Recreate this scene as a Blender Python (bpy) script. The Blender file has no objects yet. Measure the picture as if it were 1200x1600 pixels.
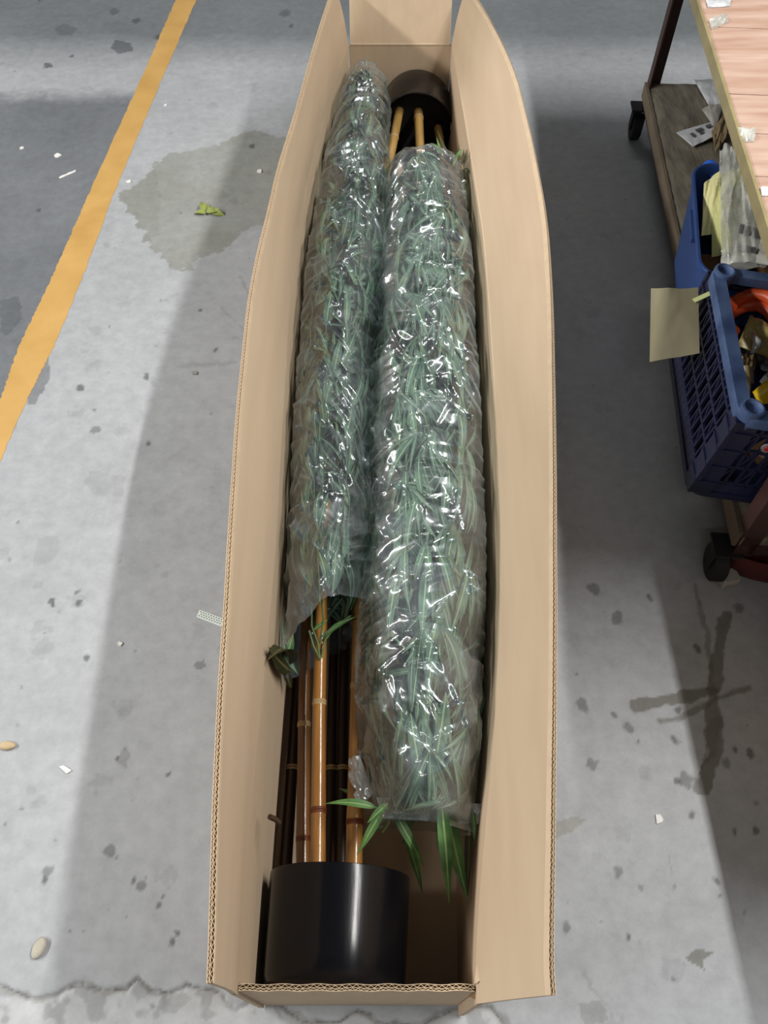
import bpy, math, random
import numpy as np
from mathutils import Vector, Matrix
random.seed(7); RNG = np.random.default_rng(7)
C = bpy.context.scene.collection
R = math.radians

# ------------------------------------------------------------------ camera
CAM_H = 1.43; PITCH = R(55.5); FPX = 1263.0
cd = bpy.data.cameras.new('camera'); cam = bpy.data.objects.new('camera', cd); C.objects.link(cam)
cam.location = (0, 0, CAM_H); cam.rotation_euler = (math.pi/2 - PITCH, 0, 0)
cd.sensor_fit = 'VERTICAL'; cd.sensor_height = 24.0; cd.lens = FPX/1600*24.0; cd.clip_start = .02
bpy.context.scene.camera = cam
vs = bpy.context.scene.view_settings
vs.view_transform = 'Standard'; vs.look = 'None'; vs.gamma = 1.0; vs.exposure = 0.0; vs.use_curve_mapping = False

# ------------------------------------------------------------------ world and lamps
w = bpy.data.worlds.new('hall'); bpy.context.scene.world = w; w.use_nodes = True
w.node_tree.nodes['Background'].inputs[0].default_value = (.86, .92, 1.0, 1)
w.node_tree.nodes['Background'].inputs[1].default_value = 0.085
def tube_light(name, loc, target, sx, sy, power, col=(1, .98, .95)):
    ld = bpy.data.lights.new(name, 'AREA'); ld.shape = 'RECTANGLE'; ld.size = sx; ld.size_y = sy
    ld.energy = power; ld.color = col
    o = bpy.data.objects.new(name, ld); C.objects.link(o); o.location = loc
    d = Vector(target) - Vector(loc)
    z = -d.normalized(); y = Vector((0, 1, 0)); x = y.cross(z).normalized(); y = z.cross(x)
    o.rotation_euler = Matrix((x, y, z)).transposed().to_euler()
    return o
tube_light('ceiling_or_fill_tube', (1.72, 1.1, 3.15), (-.2, 1.1, 0), .06, 2.6, 119)
tube_light('ceiling_or_fill_tube', (-3.9, 0.6, 2.95), (.1, .9, .3), .25, 4.0, 232)
tube_light('ceiling_or_fill_tube', (.2, 5.2, 3.3), (0, 2.2, 0), 1.2, .12, 16)  # unseen fill tube added for glints on the film
tube_light('ceiling_or_fill_tube', (-.5, -1.6, 3.3), (0, .4, 0), 1.2, .12, 10)  # second added fill tube, behind the camera

# ------------------------------------------------------------------ measuring helpers
ST, CT = math.sin(PITCH), math.cos(PITCH)
def P(px, py, z=0.0):
    """real point at height z that the photograph shows at (px, py)"""
    dx = (px-600)/FPX; dy = (py-800)/FPX
    d = (dx, CT - dy*ST, -ST - dy*CT)
    t = (CAM_H-z)/(-d[2])
    return Vector((d[0]*t, d[1]*t, z))
def proj(p):
    x, y, z = p[0], p[1], p[2]-CAM_H
    dep = y*CT - z*ST; up = y*ST + z*CT
    return 600 + FPX*x/dep, 800 - FPX*up/dep

# ------------------------------------------------------------------ noise
def vnoise(x, y, seed=0, tri=False):
    r = np.random.default_rng(seed).random((256, 256))
    xi = np.floor(x).astype(int); yi = np.floor(y).astype(int); fx = x-xi; fy = y-yi
    a = r[xi & 255, yi & 255]; b = r[(xi+1) & 255, yi & 255]; c = r[xi & 255, (yi+1) & 255]; d = r[(xi+1) & 255, (yi+1) & 255]
    if tri:
        return np.where(fx+fy < 1, a+(b-a)*fx+(c-a)*fy, d+(c-d)*(1-fx)+(b-d)*(1-fy))
    fx = fx*fx*(3-2*fx); fy = fy*fy*(3-2*fy)
    return (a*(1-fx)+b*fx)*(1-fy)+(c*(1-fx)+d*fx)*fy
def fbm(x, y, seed=0, oct=4):
    s = 0; a = .5; n = 0
    for k in range(oct):
        s = s + a*vnoise(x*2**k+17*k, y*2**k+31*k, seed+k); n += a; a *= .5
    return s/n

# ------------------------------------------------------------------ materials
def s2l(c):
    return tuple(((v/255)/12.92 if v/255 <= .04045 else ((v/255+.055)/1.055)**2.4) for v in c)
def mat(name, rgb, rough=.6, noise=0.0, scale=20, stretch=(1, 1, 1), bump=0.0, bscale=60, metal=0, spec=.5, rgb2=None, coat=0, trans=0, coords='Object', sheen=0):
    m = bpy.data.materials.new(name); m.use_nodes = True; nt = m.node_tree; N = nt.nodes; L = nt.links
    b = N['Principled BSDF']; c = s2l(rgb)
    b.inputs['Base Color'].default_value = (*c, 1); b.inputs['Roughness'].default_value = rough
    b.inputs['Metallic'].default_value = metal; b.inputs['Specular IOR Level'].default_value = spec
    b.inputs['Coat Weight'].default_value = coat; b.inputs['Coat Roughness'].default_value = .12
    if trans: b.inputs['Transmission Weight'].default_value = trans
    tc = N.new('ShaderNodeTexCoord'); mp = N.new('ShaderNodeMapping'); mp.inputs['Scale'].default_value = stretch
    L.new(tc.outputs[coords], mp.inputs['Vector'])
    if noise or rgb2:
        n = N.new('ShaderNodeTexNoise'); n.inputs['Scale'].default_value = scale; n.inputs['Detail'].default_value = 6
        L.new(mp.outputs[0], n.inputs['Vector'])
        rp = N.new('ShaderNodeValToRGB'); rp.color_ramp.elements[0].position = .3; rp.color_ramp.elements[1].position = .7
        c2 = s2l(rgb2) if rgb2 else c
        k = noise
        rp.color_ramp.elements[0].color = (*[v*(1-k) for v in c], 1); rp.color_ramp.elements[1].color = (*[min(1, v*(1+k)) for v in c2], 1)
        L.new(n.outputs['Fac'], rp.inputs[0]); L.new(rp.outputs[0], b.inputs['Base Color'])
    if bump:
        n2 = N.new('ShaderNodeTexNoise'); n2.inputs['Scale'].default_value = bscale; n2.inputs['Detail'].default_value = 4
        L.new(mp.outputs[0], n2.inputs['Vector'])
        bp = N.new('ShaderNodeBump'); bp.inputs['Strength'].default_value = bump; bp.inputs['Distance'].default_value = .004
        L.new(n2.outputs['Fac'], bp.inputs['Height']); L.new(bp.outputs[0], b.inputs['Normal'])
    return m
def film(name, tint=(.93, .96, .96), haze=.10, gl=.16, rough=.09, bscale=45, bump=.5, hcol=(.75, .8, .82)):
    m = bpy.data.materials.new(name); m.use_nodes = True; nt = m.node_tree; N = nt.nodes; L = nt.links
    N.remove(N['Principled BSDF']); out = N['Material Output']
    t = N.new('ShaderNodeBsdfTransparent'); t.inputs[0].default_value = (*tint, 1)
    d = N.new('ShaderNodeBsdfDiffuse'); d.inputs[0].default_value = (*hcol, 1)
    g = N.new('ShaderNodeBsdfGlossy'); g.inputs['Roughness'].default_value = rough; g.inputs[0].default_value = (1, 1, 1, 1)
    lw = N.new('ShaderNodeLayerWeight'); lw.inputs[0].default_value = .35
    mr = N.new('ShaderNodeMapRange'); mr.inputs[3].default_value = gl; mr.inputs[4].default_value = .34
    L.new(lw.outputs['Facing'], mr.inputs[0])
    tc = N.new('ShaderNodeTexCoord'); nz = N.new('ShaderNodeTexNoise'); nz.inputs['Scale'].default_value = bscale; nz.inputs['Detail'].default_value = 3
    nz.inputs['Distortion'].default_value = 1.2
    mp = N.new('ShaderNodeMapping'); mp.inputs['Scale'].default_value = (1, 1.6, 1); mp.inputs['Rotation'].default_value = (0, 0, .5)
    L.new(tc.outputs['Object'], mp.inputs[0]); L.new(mp.outputs[0], nz.inputs['Vector'])
    bp = N.new('ShaderNodeBump'); bp.inputs['Strength'].default_value = bump; bp.inputs['Distance'].default_value = .004
    L.new(nz.outputs['Fac'], bp.inputs['Height'])
    L.new(bp.outputs[0], g.inputs['Normal']); L.new(bp.outputs[0], lw.inputs['Normal'])
    # haze gathers in patches where the film is doubled
    n3 = N.new('ShaderNodeTexNoise'); n3.inputs['Scale'].default_value = 11; n3.inputs['Detail'].default_value = 5; L.new(mp.outputs[0], n3.inputs['Vector'])
    mh = N.new('ShaderNodeMapRange'); mh.inputs[1].default_value = .38; mh.inputs[2].default_value = .68; mh.inputs[3].default_value = haze*.5; mh.inputs[4].default_value = haze*1.9
    L.new(n3.outputs['Fac'], mh.inputs[0])
    g2 = N.new('ShaderNodeBsdfGlossy'); g2.inputs['Roughness'].default_value = .34; g2.inputs[0].default_value = (.9, .96, 1, 1); gm = N.new('ShaderNodeMixShader'); gm.inputs[0].default_value = .34
    L.new(g.outputs[0], gm.inputs[1]); L.new(g2.outputs[0], gm.inputs[2])
    m1 = N.new('ShaderNodeMixShader'); m2 = N.new('ShaderNodeMixShader')
    L.new(mh.outputs[0], m1.inputs[0]); L.new(t.outputs[0], m1.inputs[1]); L.new(d.outputs[0], m1.inputs[2])
    L.new(mr.outputs[0], m2.inputs[0]); L.new(m1.outputs[0], m2.inputs[1]); L.new(gm.outputs[0], m2.inputs[2])
    L.new(m2.outputs[0], out.inputs[0])
    return m
M = {}
M['card'] = mat('cardboard', (190, 168, 142), .85, .025, 3, (14, 1, 6), .08, 90, spec=.2, rgb2=(193, 172, 146))
M['card_raw'] = mat('cardboard_liner', (206, 184, 156), .9, .06, 40, spec=.1)
M['card_flute'] = mat('cardboard_flute', (196, 172, 140), .9, .1, 60, spec=.1)
M['pot'] = mat('black_plastic_pot', (13, 13, 17), .2, .15, 30, (1, .1, 1), .03, 160, spec=.35)
M['soil'] = mat('black_soil', (12, 10, 9), .95, .3, 60, bump=.6)
M['bamboo'] = mat('varnished_bamboo', (134, 86, 38), .25, .2, 5, (8, .8, 8), .05, 80, spec=.6, rgb2=(168, 120, 60), coat=.5)
M['bamboo_pale'] = mat('pale_bamboo', (160, 124, 62), .32, .2, 5, (8, .8, 8), .05, 80, rgb2=(190, 154, 92), coat=.4)
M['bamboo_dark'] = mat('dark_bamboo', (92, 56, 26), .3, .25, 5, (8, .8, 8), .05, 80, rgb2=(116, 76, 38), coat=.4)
M['bamboo_shade'] = mat('shade_dark_bamboo', (50, 31, 19), .4, .25, 5, (8, .8, 8), .05, 80)
M['node'] = mat('bamboo_node_ring', (168, 140, 98), .6, .2, 60)
M['node_red'] = mat('bamboo_node_band', (104, 52, 22), .5, .2, 60)
M['twig'] = mat('green_twig', (92, 112, 66), .6, .15, 30)
M['brown_twig'] = mat('brown_twig', (64, 44, 26), .7, .15, 30)
M['film'] = film('clear_film_sleeve', haze=.065, gl=.085, rough=.10, bscale=24, bump=.15, hcol=(.72, .82, .88))
M['film_soft'] = film('thin_clear_film', haze=.14, gl=.06, rough=.14, bscale=30, bump=.4)
M['film_strip'] = film('clear_film_bag', haze=.36, gl=.15, rough=.12, bscale=30, bump=.5, hcol=(.88, .88, .80))
M['pouch'] = mat('silver_grey_plastic_pouch', (200, 204, 206), .22, .15, 25, spec=.7, bump=.4, bscale=30)
M['print'] = mat('dark_print', (84, 84, 88), .7)
M['yellow_paint'] = None

def leaf_mat(name, c1, c2, rib):
    m = bpy.data.materials.new(name); m.use_nodes = True; nt = m.node_tree; N = nt.nodes; L = nt.links; b = N['Principled BSDF']
    uv = N.new('ShaderNodeUVMap'); sp = N.new('ShaderNodeSeparateXYZ'); L.new(uv.outputs[0], sp.inputs[0])
    s = N.new('ShaderNodeMath'); s.operation = 'SUBTRACT'; s.inputs[1].default_value = .5; L.new(sp.outputs[0], s.inputs[0])
    a = N.new('ShaderNodeMath'); a.operation = 'ABSOLUTE'; L.new(s.outputs[0], a.inputs[0])
    r = N.new('ShaderNodeMapRange'); r.inputs[1].default_value = .03; r.inputs[2].default_value = .10; r.inputs[3].default_value = 1; r.inputs[4].default_value = 0; L.new(a.outputs[0], r.inputs[0])
    g = N.new('ShaderNodeNewGeometry'); nz = N.new('ShaderNodeTexNoise'); nz.inputs['Scale'].default_value = 26; L.new(g.outputs['Position'], nz.inputs['Vector'])
    mr = N.new('ShaderNodeMapRange'); mr.inputs[1].default_value = .35; mr.inputs[2].default_value = .65; L.new(nz.outputs['Fac'], mr.inputs[0])
    m1 = N.new('ShaderNodeMix'); m1.data_type = 'RGBA'; m1.inputs[6].default_value = (*s2l(c1), 1); m1.inputs[7].default_value = (*s2l(c2), 1); L.new(mr.outputs[0], m1.inputs[0])
    w = N.new('ShaderNodeTexWave'); w.inputs['Scale'].default_value = 4.0; L.new(uv.outputs[0], w.inputs['Vector'])
    m2 = N.new('ShaderNodeMix'); m2.data_type = 'RGBA'; m2.inputs[7].default_value = (*s2l(rib), 1); L.new(m1.outputs[2], m2.inputs[6]); L.new(r.outputs[0], m2.inputs[0])
    L.new(m2.outputs[2], b.inputs['Base Color']); b.inputs['Roughness'].default_value = .48; b.inputs['Specular IOR Level'].default_value = .4
    bp = N.new('ShaderNodeBump'); bp.inputs['Strength'].default_value = .15; bp.inputs['Distance'].default_value = .001; L.new(w.outputs['Fac'], bp.inputs['Height']); L.new(bp.outputs[0], b.inputs['Normal'])
    return m
M['leaf'] = leaf_mat('bamboo_leaf', (56, 86, 72), (98, 128, 106), (156, 176, 136))
M['leaf_fresh'] = leaf_mat('fresh_bamboo_leaf', (52, 92, 44), (92, 132, 70), (140, 165, 100))
M['leaf_dark'] = leaf_mat('dull_bamboo_leaf', (46, 48, 28), (66, 66, 38), (110, 102, 64))

# ------------------------------------------------------------------ mesh helpers
class MB:
    def __init__(s): s.v = []; s.f = []; s.uv = None
    def add(s, verts, faces):
        o = len(s.v); s.v += [tuple(p) for p in verts]; s.f += [tuple(i+o for i in f) for f in faces]; return s
    def box(s, c, size, rot=None):
        c = Vector(c); h = [d/2 for d in size]; vs_ = []
        for sx in (-1, 1):
            for sy in (-1, 1):
                for sz in (-1, 1):
                    q = Vector((sx*h[0], sy*h[1], sz*h[2]))
                    if rot is not None: q = rot @ q
                    vs_.append(c+q)
        return s.add(vs_, [(0, 1, 3, 2), (4, 6, 7, 5), (0, 4, 5, 1), (2, 3, 7, 6), (0, 2, 6, 4), (1, 5, 7, 3)])
    def bar(s, a, b, wd, th, up=(0, 0, 1)):
        a, b = Vector(a), Vector(b); d = (b-a); y = d.normalized(); u = Vector(up); x = y.cross(u)
        if x.length < 1e-4: x = Vector((1, 0, 0))
        x.normalize(); z = x.cross(y)
        return s.box((a+b)/2, (wd, d.length, th), Matrix((x, y, z)).transposed())
    def tube(s, pts, rad, n=12, cap=True):
        pts = [Vector(p) for p in pts]; rings = []; up = Vector((0, 0, 1))
        if not hasattr(rad, '__len__'): rad = [rad]*len(pts)
        for i, p in enumerate(pts):
            t = (pts[min(i+1, len(pts)-1)]-pts[max(i-1, 0)]).normalized()
            x = t.cross(up)
            if x.length < 1e-3: x = t.cross(Vector((0, 1, 0)))
            x.normalize(); y = t.cross(x)
            rings.append([p + rad[i]*(math.cos(2*math.pi*k/n)*x+math.sin(2*math.pi*k/n)*y) for k in range(n)])
        o = len(s.v)
        for r_ in rings: s.v += [tuple(q) for q in r_]
        for i in range(len(pts)-1):
            for k in range(n): s.f.append((o+i*n+k, o+i*n+(k+1) % n, o+(i+1)*n+(k+1) % n, o+(i+1)*n+k))
        if cap: s.f.append(tuple(o+k for k in range(n))[::-1]); s.f.append(tuple(o+(len(pts)-1)*n+k for k in range(n)))
        return s
    def lathe(s, prof, origin, axis, n=64):
        """prof: list of (along, radius)"""
        ax = Vector(axis).normalized(); up = Vector((0, 0, 1)); x = ax.cross(up)
        if x.length < 1e-3: x = Vector((1, 0, 0))
        x.normalize(); y = ax.cross(x); o = len(s.v); og = Vector(origin)
        for (a, r_) in prof:
            for k in range(n): s.v.append(tuple(og+ax*a+r_*(math.cos(2*math.pi*k/n)*x+math.sin(2*math.pi*k/n)*y)))
        for i in range(len(prof)-1):
            for k in range(n): s.f.append((o+i*n+k, o+i*n+(k+1) % n, o+(i+1)*n+(k+1) % n, o+(i+1)*n+k))
        if prof[0][1] < 1e-3: pass
        return s
    def loft(s, loops, close_first=True, close_last=True):
        n = len(loops[0]); o = len(s.v)
        for lp in loops: s.v += [tuple(q) for q in lp]
        for i in range(len(loops)-1):
            for k in range(n): s.f.append((o+i*n+k, o+i*n+(k+1) % n, o+(i+1)*n+(k+1) % n, o+(i+1)*n+k))
        if close_first: s.f.append(tuple(o+k for k in range(n))[::-1])
        if close_last: s.f.append(tuple(o+(len(loops)-1)*n+k for k in range(n)))
        return s
    def slab(s, G, th, Nrm=None):
        """G[i][j] grid of inner-face points, Nrm[i][j] unit offset direction: closed slab"""
        nu, nv = len(G), len(G[0]); o = len(s.v)
        for i in range(nu):
            for j in range(nv): s.v.append(tuple(G[i][j]))
        for i in range(nu):
            for j in range(nv): s.v.append(tuple(Vector(G[i][j])+Vector(Nrm[i][j])*th))
        q = lambda i, j, k: o+k*nu*nv+i*nv+j
        for i in range(nu-1):
            for j in range(nv-1):
                s.f.append((q(i, j, 0), q(i, j+1, 0), q(i+1, j+1, 0), q(i+1, j, 0)))
                s.f.append((q(i, j, 1), q(i+1, j, 1), q(i+1, j+1, 1), q(i, j+1, 1)))
        for i in range(nu-1):
            s.f.append((q(i, 0, 0), q(i+1, 0, 0), q(i+1, 0, 1), q(i, 0, 1)))
            s.f.append((q(i, nv-1, 0), q(i, nv-1, 1), q(i+1, nv-1, 1), q(i+1, nv-1, 0)))
        for j in range(nv-1):
            s.f.append((q(0, j, 0), q(0, j, 1), q(0, j+1, 1), q(0, j+1, 0)))
            s.f.append((q(nu-1, j, 0), q(nu-1, j+1, 0), q(nu-1, j+1, 1), q(nu-1, j, 1)))
        return s
    def build(s, name, m, parent=None, smooth=False, loc=None, fix=True):
        me = bpy.data.meshes.new(name); me.from_pydata(s.v, [], s.f); me.update()
        if fix:
            import bmesh
            bm = bmesh.new(); bm.from_mesh(me); bmesh.ops.recalc_face_normals(bm, faces=bm.faces); bm.to_mesh(me); bm.free()
        if m: me.materials.append(m)
        if smooth:
            me.polygons.foreach_set('use_smooth', [True]*len(me.polygons))
            if smooth != 'all':
                me.set_sharp_from_angle(angle=R(35))
        o = bpy.data.objects.new(name, me); C.objects.link(o)
        if parent: attach(o, parent)
        if loc: o.location = loc
        return o
def attach(o, parent):
    o.parent = parent
    o.matrix_parent_inverse = Matrix.Translation(parent.location if parent.parent is None else (0, 0, 0)).inverted() if not parent.get('_rot') else parent.matrix_world.inverted()
def tag(o, label=None, cat=None, group=None, kind=None):
    if label: o['label'] = label
    if cat: o['category'] = cat
    if group: o['group'] = group
    if kind: o['kind'] = kind
    return o
def thing(name, loc, label, cat, group=None):
    o = bpy.data.objects.new(name, None); C.objects.link(o); o.location = loc; o.empty_display_size = .05
    return tag(o, label, cat, group)
def grid_mesh(name, V, nu, nv, m, parent=None, wrap=False):
    """fast numpy grid mesh, V shape (nu*nv,3)"""
    i = np.arange(nu-1)[:, None]; j = np.arange(nv if wrap else nv-1)[None, :]; j2 = (j+1) % nv
    F = np.stack([i*nv+j, i*nv+j2, (i+1)*nv+j2, (i+1)*nv+j], -1).reshape(-1, 4)
    return raw_mesh(name, V, F, m, parent)
def raw_mesh(name, V, F, m, parent=None):
    me = bpy.data.meshes.new(name); me.vertices.add(len(V)); me.vertices.foreach_set('co', np.asarray(V, dtype=np.float32).ravel())
    k = F.shape[1]
    me.loops.add(F.size); me.loops.foreach_set('vertex_index', F.ravel().astype(np.int32))
    me.polygons.add(len(F)); me.polygons.foreach_set('loop_start', np.arange(0, F.size, k, dtype=np.int32))
    me.polygons.foreach_set('use_smooth', np.ones(len(F), dtype=bool)); me.update(calc_edges=True); me.validate()
    if m: me.materials.append(m)
    o = bpy.data.objects.new(name, me); C.objects.link(o)
    if parent: attach(o, parent)
    return o

# ================================================================== SETTING: floor
def in_poly(X, Y, poly):
    ins = np.zeros(X.shape, bool); n = len(poly)
    for i in range(n):
        x0, y0 = poly[i]; x1, y1 = poly[(i+1) % n]
        if y0 == y1: continue
        c = ((y0 > Y) != (y1 > Y)) & (X < (x1-x0)*(Y-y0)/(y1-y0)+x0)
        ins ^= c
    return ins
def seg_dist(X, Y, pts):
    d = np.full(X.shape, 9.0)
    for (x0, y0), (x1, y1) in zip(pts[:-1], pts[1:]):
        dx, dy = x1-x0, y1-y0; t = np.clip(((X-x0)*dx+(Y-y0)*dy)/(dx*dx+dy*dy+1e-12), 0, 1)
        d = np.minimum(d, np.hypot(X-x0-t*dx, Y-y0-t*dy))
    return d
W2 = lambda pts: [tuple(P(a, b)[:2]) for a, b in pts]
NR, NC = 820, 620
tt = np.linspace(0, 1, NR); yy = -.22 + 4.0*(tt*.55+.45*tt**2)
uu = np.linspace(-1, 1, NC)
Yg = np.repeat(yy[:, None], NC, 1); Xg = uu[None, :]*(0.78+.33*np.clip(Yg, 0, 9)); X = Xg; Y = Yg; Zg = np.zeros_like(X)
base = np.array(s2l((166, 169, 172)))
tone = np.ones_like(X)
tone *= .94+.12*fbm(X*2.2, Y*2.2, 3); tone *= .93+.14*fbm(X*14, Y*14, 9)
wx = X+.05*(fbm(X*14, Y*14, 21, 6)-.5)+.022*(vnoise(X*70, Y*70, 23)-.5); wy = Y+.05*(fbm(X*14, Y*14, 22, 6)-.5)+.022*(vnoise(X*70, Y*70, 24)-.5)
wx2 = X+.012*(fbm(X*60, Y*60, 31)-.5); wy2 = Y+.012*(fbm(X*60, Y*60, 32)-.5)
col = np.repeat(base[None, None, :], NR, 0).repeat(NC, 1)*np.ones((NR, NC, 1))
def blend(mask, rgb):
    global col
    c = np.array(s2l(rgb)); mk = np.clip(mask, 0, 1)[..., None]; col = col*(1-mk)+c*mk
# shade painted into the floor colour beyond the yellow line and across the far end
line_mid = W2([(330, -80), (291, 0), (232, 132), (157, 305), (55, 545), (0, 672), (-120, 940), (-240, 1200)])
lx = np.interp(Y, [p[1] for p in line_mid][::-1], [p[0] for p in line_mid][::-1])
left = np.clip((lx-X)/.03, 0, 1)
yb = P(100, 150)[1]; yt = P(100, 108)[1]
left_shade = left*np.clip((yb-wy)/.10+.5, 0, 1)
blend(left_shade*(.72+.3*fbm(X*3, Y*3, 5)), (104, 108, 113))
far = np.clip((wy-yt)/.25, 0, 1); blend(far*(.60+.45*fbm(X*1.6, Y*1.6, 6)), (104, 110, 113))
# big damp stain
stain = W2([(186, 302), (212, 290), (235, 262), (262, 240), (330, 232), (365, 212), (400, 205), (450, 215), (450, 330), (405, 352), (370, 372), (345, 395), (310, 405), (300, 424), (278, 425), (262, 408), (225, 380), (212, 340)])
sm = in_poly(wx, wy, stain).astype(float)
blend(sm*(.50+.45*fbm(X*9, Y*9, 8)), (138, 140, 132))
blend(in_poly(wx, wy, W2([(190, 305), (235, 262), (255, 300), (245, 370), (225, 380), (212, 340)]))*.28, (120, 124, 116))
# damp / olive marks on the right
for pts, wd, a, c in [([(990, 1105), (1050, 1092), (1112, 1078)], .012, .75, (96, 94, 84)), ([(1135, 960), (1112, 1075), (1117, 1180), (1095, 1232)], .014, .7, (92, 90, 80)),
                      ([(1030, 1128), (1070, 1122), (1120, 1090), (1170, 1075)], .007, .6, (96, 94, 84)), ([(1085, 915), (1105, 990), (1112, 1070)], .006, .5, (96, 94, 84)),
                      ([(912, 1520), (945, 1570)], .003, .35, (120, 120, 120)), ([(1046, 1336), (1050, 1372)], .0012, .6, (90, 90, 90)),
                      ([(280, 573), (370, 566)], .008, .3, (125, 127, 130)), ([(150, 795), (225, 812)], .0012, .55, (110, 112, 114)), ([(85, 425), (175, 428)], .001, .5, (110, 112, 114)),
                      ([(345, 480), (385, 520)], .004, .4, (120, 120, 122)), ([(372, 430), (395, 470)], .006, .35, (120, 120, 122))]:
    d = seg_dist(wx2, wy2, W2(pts)); blend(np.clip((wd*(1.4*fbm(X*25, Y*25, 41)+.3)-d)/.003, 0, 1)*a, c)
for poly, a, c in [([(862, 1285), (905, 1272), (915, 1282), (890, 1300), (862, 1315)], .6, (140, 140, 130)),
                   ([(1068, 1497), (1085, 1482), (1115, 1485), (1100, 1500), (1102, 1518), (1088, 1510)], .8, (112, 114, 106)),
                   ([(1088, 1238), (1100, 1198), (1118, 1180), (1128, 1120), (1110, 1120)], .4, (96, 94, 84)),
                   ([(245, 1578), (255, 1552), (285, 1548), (300, 1560), (275, 1580), (262, 1583)], .75, (124, 126, 126)),
                   ([(905, 1570), (940, 1565), (948, 1600), (910, 1600)], .5, (128, 130, 130)),
                   ([(45, 600), (75, 560), (78, 590), (55, 632), (42, 632)], .75, (112, 114, 118)),
                   ([(0, 470), (30, 462), (35, 500), (10, 525), (0, 520)], .55, (84, 88, 90)),
                   ([(172, 75), (180, 62), (205, 68), (208, 80), (185, 84)], .65, (76, 80, 84)), ([(85, 45), (100, 36), (122, 45), (110, 56), (92, 55)], .5, (86, 90, 92)),
                   ([(300, 1035), (318, 1030), (325, 1042), (303, 1045)], .6, (100, 100, 100)), ([(180, 1190), (195, 1165), (205, 1180), (195, 1200)], .4, (110, 110, 112)),
                   ([(50, 890), (60, 840), (90, 835), (95, 860), (75, 880)], .22, (120, 122, 122)), ([(130, 755), (140, 735), (195, 745), (190, 775), (150, 775)], .2, (120, 122, 122))]:
    blend(in_poly(wx2, wy2, W2(poly))*a, c)
# scattered drips and spots
spots = [(28, 816, 4), (15, 875, 4), (82, 940, 6), (84, 946, 4), (122, 925, 4), (124, 943, 6), (135, 1029, 5), (188, 875, 3), (183, 1185, 4), (265, 1208, 4), (75, 1362, 8), (70, 1375, 6),
         (110, 1455, 4), (277, 1459, 5), (268, 1474, 6), (222, 1384, 8), (208, 1375, 5), (180, 1340, 4), (171, 1328, 9), (197, 1435, 3), (250, 1412, 5), (257, 1399, 4), (238, 1573, 5), (400, 1583, 5),
         (313, 485, 4), (337, 546, 4), (229, 589, 6), (126, 606, 6), (170, 511, 3), (146, 640, 4), (148, 672, 8), (232, 692, 4), (60, 328, 4), (62, 1, 3), (112, 88, 4), (213, 32, 7), (178, 18, 8), (75, 102, 7), (248, 58, 6), (250, 85, 4),
         (445, 20, 9), (455, 40, 5), (900, 1053, 3), (910, 1102, 9), (983, 1137, 8), (925, 1195, 9), (960, 1117, 5), (965, 965, 10), (1014, 933, 4), (1088, 1012, 7), (1055, 1158, 6), (1072, 1220, 12), (1060, 1222, 6),
         (886, 1450, 8), (980, 1461, 5), (967, 1360, 9), (929, 1337, 3), (998, 1160, 3), (1118, 1378, 5), (1123, 1400, 4), (1148, 1300, 5), (1180, 1300, 6), (1135, 1193, 8), (1175, 1178, 7), (1155, 950, 9), (1080, 1272, 6), (1053, 1385, 3), (1050, 1530, 4), (395, 228, 5), (1060, 1110, 6), (930, 920, 10), (1148, 1170, 5)]
for (a, b, r_) in spots:
    c = P(a, b); q = P(a+1, b)[0]-c[0]; rr = r_*q*1.0
    d = np.hypot((wx2-c[0]), (wy2-c[1])*.8); blend(np.clip((rr*(.5+1.1*fbm(X*110, Y*110, a))-d)/(.0035), 0, 1)*(.75 if r_ < 8 else .55), (78, 80, 82))
for k in range(700):
    x0 = random.uniform(-1.4, 1.4); y0 = random.uniform(-.1, 3.3); rr = random.choice([.0022, .003, .004, .004, .011, .018]); a = .5 if rr < .006 else .16
    j0, j1 = np.searchsorted(yy, [y0-.05, y0+.05]); sl = slice(j0, j1)
    d = np.hypot(wx2[sl]-x0, wy2[sl]-y0); mk = np.clip((rr*(.4+1.2*vnoise(X[sl]*120, Y[sl]*120, k))-d)/.003, 0, 1)[..., None]*a
    col[sl] = col[sl]*(1-mk)+np.array(s2l((92, 95, 97)))*mk
# broken joint along the near end, chipped and recessed
crack = W2([(-120, 1530), (0, 1541), (25, 1548), (55, 1566), (90, 1553), (130, 1537), (155, 1548), (200, 1544), (215, 1528), (240, 1549), (262, 1551), (290, 1538), (330, 1545), (352, 1562), (368, 1580), (392, 1566), (425, 1562), (450, 1582), (485, 1600), (530, 1598), (560, 1580), (600, 1600), (660, 1604), (700, 1583), (735, 1570), (768, 1574), (790, 1605), (830, 1640)])
dc = seg_dist(wx2, wy2, crack); wdt = .001+.016*fbm(X*16, Y*16, 77)**2
ck = np.clip((wdt-dc)/.003, 0, 1); Zg -= ck*(.0012+.002*fbm(X*90, Y*90, 78))
blend(ck*.65, (136, 136, 132)); core = np.clip((.0022-seg_dist(X+.006*(fbm(X*70, Y*70, 61)-.5), Y+.010*(fbm(X*70, Y*70, 62)-.5), crack))/.0015, 0, 1); blend(core*.7*np.clip((fbm(X*14, Y*14, 63)-.47)*12, 0, 1), (80, 78, 76)); Zg -= core*.002
cy = np.interp(X, [p[0] for p in crack], [p[1] for p in crack])
below = np.clip((cy-wy2)/.004, 0, 1)*(X < .3); blend(below*(.5*fbm(X*14, Y*14, 88)+.1), (204, 206, 206)); blend(below*np.clip((fbm(X*30, Y*30, 90)-.56)*14, 0, 1)*.5, (128, 130, 130))
col *= tone[..., None]
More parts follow.
